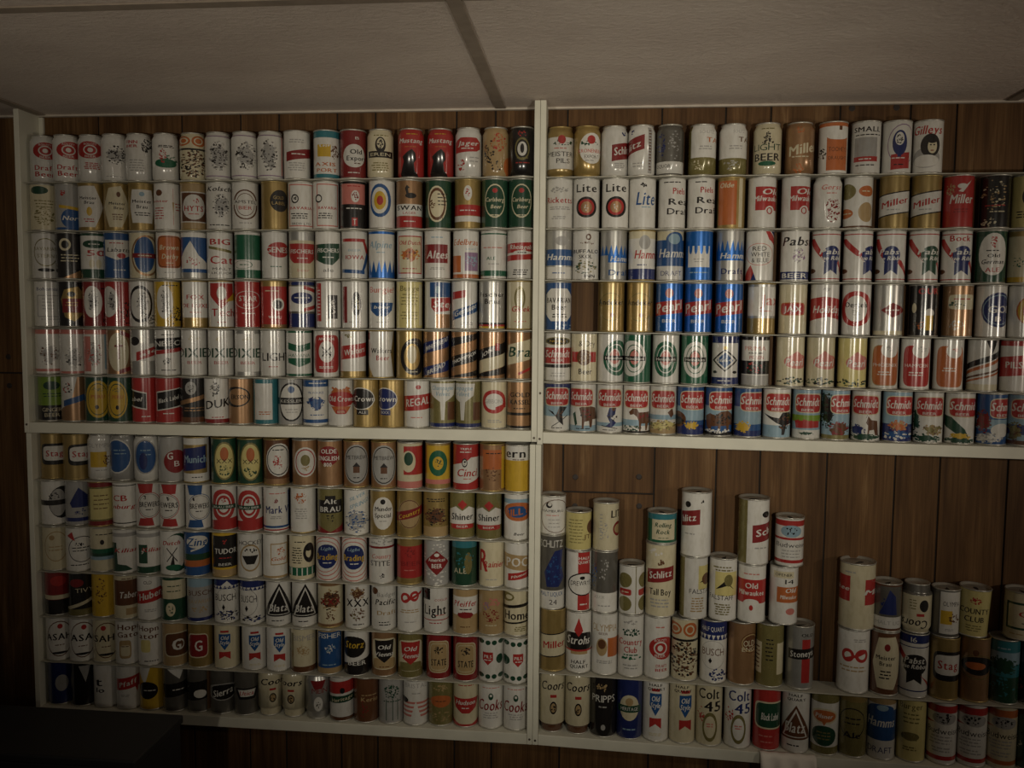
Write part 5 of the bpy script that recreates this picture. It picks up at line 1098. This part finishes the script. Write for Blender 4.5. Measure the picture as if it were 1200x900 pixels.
for (bay, rows, lo, hi, z_base, pitch, group, full) in BAYS:
    n = len(rows)
    for ri, row in enumerate(rows):
        k = n - 1 - ri            # tiers above the board
        tl, tr_ = (z_base[0] + k * pitch[0], z_base[1] + k * pitch[1])

        def z_here(x):
            return tl + (tr_ - tl) * (x - lo) / (hi - lo)
        items = [it for it in row if it]
        xs = []
        for px, spec in items:
            z = (tl + tr_) / 2 + 0.06
            for _ in range(3):
                X = x_at(px, z, YC)
                z = z_here(X) + 0.06
            xs.append(X)
        xs = spread(xs, lo + RC + .0006, hi - RC - .0006 if full else 9, [2 * RC + .0009] * (len(xs) - 1))
        for ci, ((px, spec), X) in enumerate(zip(items, xs)):
            pl = pitch[0] + (pitch[1] - pitch[0]) * (X - lo) / (hi - lo)
            rnd = random.Random(ri * 100 + ci)
            H = pl - SHEET - 0.0006
            place = '%s from left, %s row, %s unit' % (ORD[ci + 1] if ci + 1 <= 20 else str(ci + 1), ORD[ri + 1] if ri else 'top', bay)
            tilt = (0, 0)
            can(X, YC + rnd.uniform(-.003, .004), z_here(X) + 0.0004, H, RC, spec, place, group, tilt)
        if k > 0:
            sheet('thin pale sheet under the %s row of cans, %s unit' % (ORD[ri + 1] if ri else 'top', bay), lo + .0008, (hi if full else 1.353) - .0008, tl - SHEET + .0001, tr_ - SHEET + .0001)

# lower right unit
H16 = 0.1600
slope = lr_dz / (1.365 - 0)


def zl(x):
    return ZB + SH + 0.0005 + slope * (x - 0.011)


def lr_row(row, zf, H, tier):
    xs = []
    for px, spec in row:
        X = x_at(px, zf(.6) + H / 2, YC)
        for _ in range(3):
            X = x_at(px, zf(X) + H / 2, YC)
        xs.append(X)
    rs = [min(.034, .0325 + .0014 * max(0, X)) for X in xs]
    if tier == 2:
        rs[10] = .0375
    xs = spread(xs, .0118 + rs[0], 9, [rs[i] + rs[i + 1] + .0009 for i in range(len(xs) - 1)])
    return xs, rs


xs1, rs1 = lr_row(LR1, zl, H16, 1)
for i, ((px, spec), X, r) in enumerate(zip(LR1, xs1, rs1)):
    can(X, YC, zl(X), H16, r, spec, '%s from left, bottom row, lower right unit' % ORD[i + 1], 'tall cans in the lower right unit')
sheet('thin pale sheet on top of the bottom row of tall cans, lower right unit', .0122, 1.349, zl(.0122) + H16 + .0004, zl(1.349) + H16 + .0004, .004)
zl2 = lambda x: zl(x) + H16 + SHEET + .0012
xs2, rs2 = lr_row(LR2, zl2, H16, 2)
for i, ((px, spec), X, r) in enumerate(zip(LR2, xs2, rs2)):
    h2 = H16 - (.006 if i in (13,) else 0)
    r_y = YC + (r - .034 if r > .036 else 0)
    can(X, r_y, zl2(X), h2, r, spec, '%s from left, second tier, lower right unit' % ORD[i + 1], 'tall cans in the lower right unit', opened=(i == 9))
    z = zl2(X) + h2 + .0006
    stack = LR3.get(i, [])
    for j, (px3, h3, r3, sp3) in enumerate(stack):
        X3 = x_at(px3, z + h3 / 2, YC)
        place = ('topmost' if j == len(stack) - 1 else 'third up') + ' in the %s stack, lower right unit' % ORD[i + 1]
        tilt = (0, math.radians(3.0)) if i == 14 else (0, 0)
        can(X3, YC + max(0, r3 - .036), z + (.002 if tilt[1] else 0), h3, r3, sp3, place, 'cans piled on top in the lower right unit', tilt,
            opened=(j == len(stack) - 1), flip=(i == 12))
        z += h3 + .0006

# ------------------------------------------------------------------ dark box below the left shelves, cloth over the right shelf edge
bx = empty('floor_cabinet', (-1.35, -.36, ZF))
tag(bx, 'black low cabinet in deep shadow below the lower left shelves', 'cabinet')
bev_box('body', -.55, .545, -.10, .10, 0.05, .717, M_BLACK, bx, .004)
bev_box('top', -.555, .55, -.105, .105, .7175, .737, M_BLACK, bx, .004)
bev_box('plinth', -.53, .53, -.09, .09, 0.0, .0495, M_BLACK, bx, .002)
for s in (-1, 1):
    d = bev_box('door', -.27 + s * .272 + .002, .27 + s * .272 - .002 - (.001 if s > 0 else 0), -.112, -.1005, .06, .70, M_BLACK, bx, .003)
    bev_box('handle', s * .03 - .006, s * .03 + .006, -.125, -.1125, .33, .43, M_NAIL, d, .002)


def cloth():
    """crumpled white cloth hung over the front edge of the shelf"""
    rnd = random.Random(4)
    nx, ns = 22, 20
    x0, x1 = 0.565, 0.70
    vs, fs = [], []
    for i in range(nx + 1):
        x = x0 + (x1 - x0) * i / nx
        zt = ZB + SH + slope * (x - .011)
        wob = .004 * math.sin(i * 1.1) + .003 * math.sin(i * 2.7 + 1)
        for j in range(ns + 1):
            s = j / ns
            if s < .14:
                y, z = .0095 - s / .14 * .0165, zt + .0018 + .0008 * (1 + math.sin(i * 1.3))
            else:
                t = (s - .14) / .86
                y = -.0075 - .007 * math.sin(t * 3.1) * (1 + math.sin(i * .9)) - abs(wob) * t
                z = zt - .0005 - t * (.115 + .01 * math.sin(i * .7))
            vs.append((x + wob * s * .4, y, z))
    m = ns + 1
    for i in range(nx):
        for j in range(ns):
            fs.append((i * m + j, i * m + j + 1, (i + 1) * m + j + 1, (i + 1) * m + j))
    o = mesh_obj('hanging_cloth', vs, fs, M_CLOTH, None, True)
    sd = o.modifiers.new('thickness', 'SOLIDIFY')
    sd.thickness = .0012
    tag(o, 'crumpled white cloth hung over the shelf edge below the red can', 'cloth')


cloth()
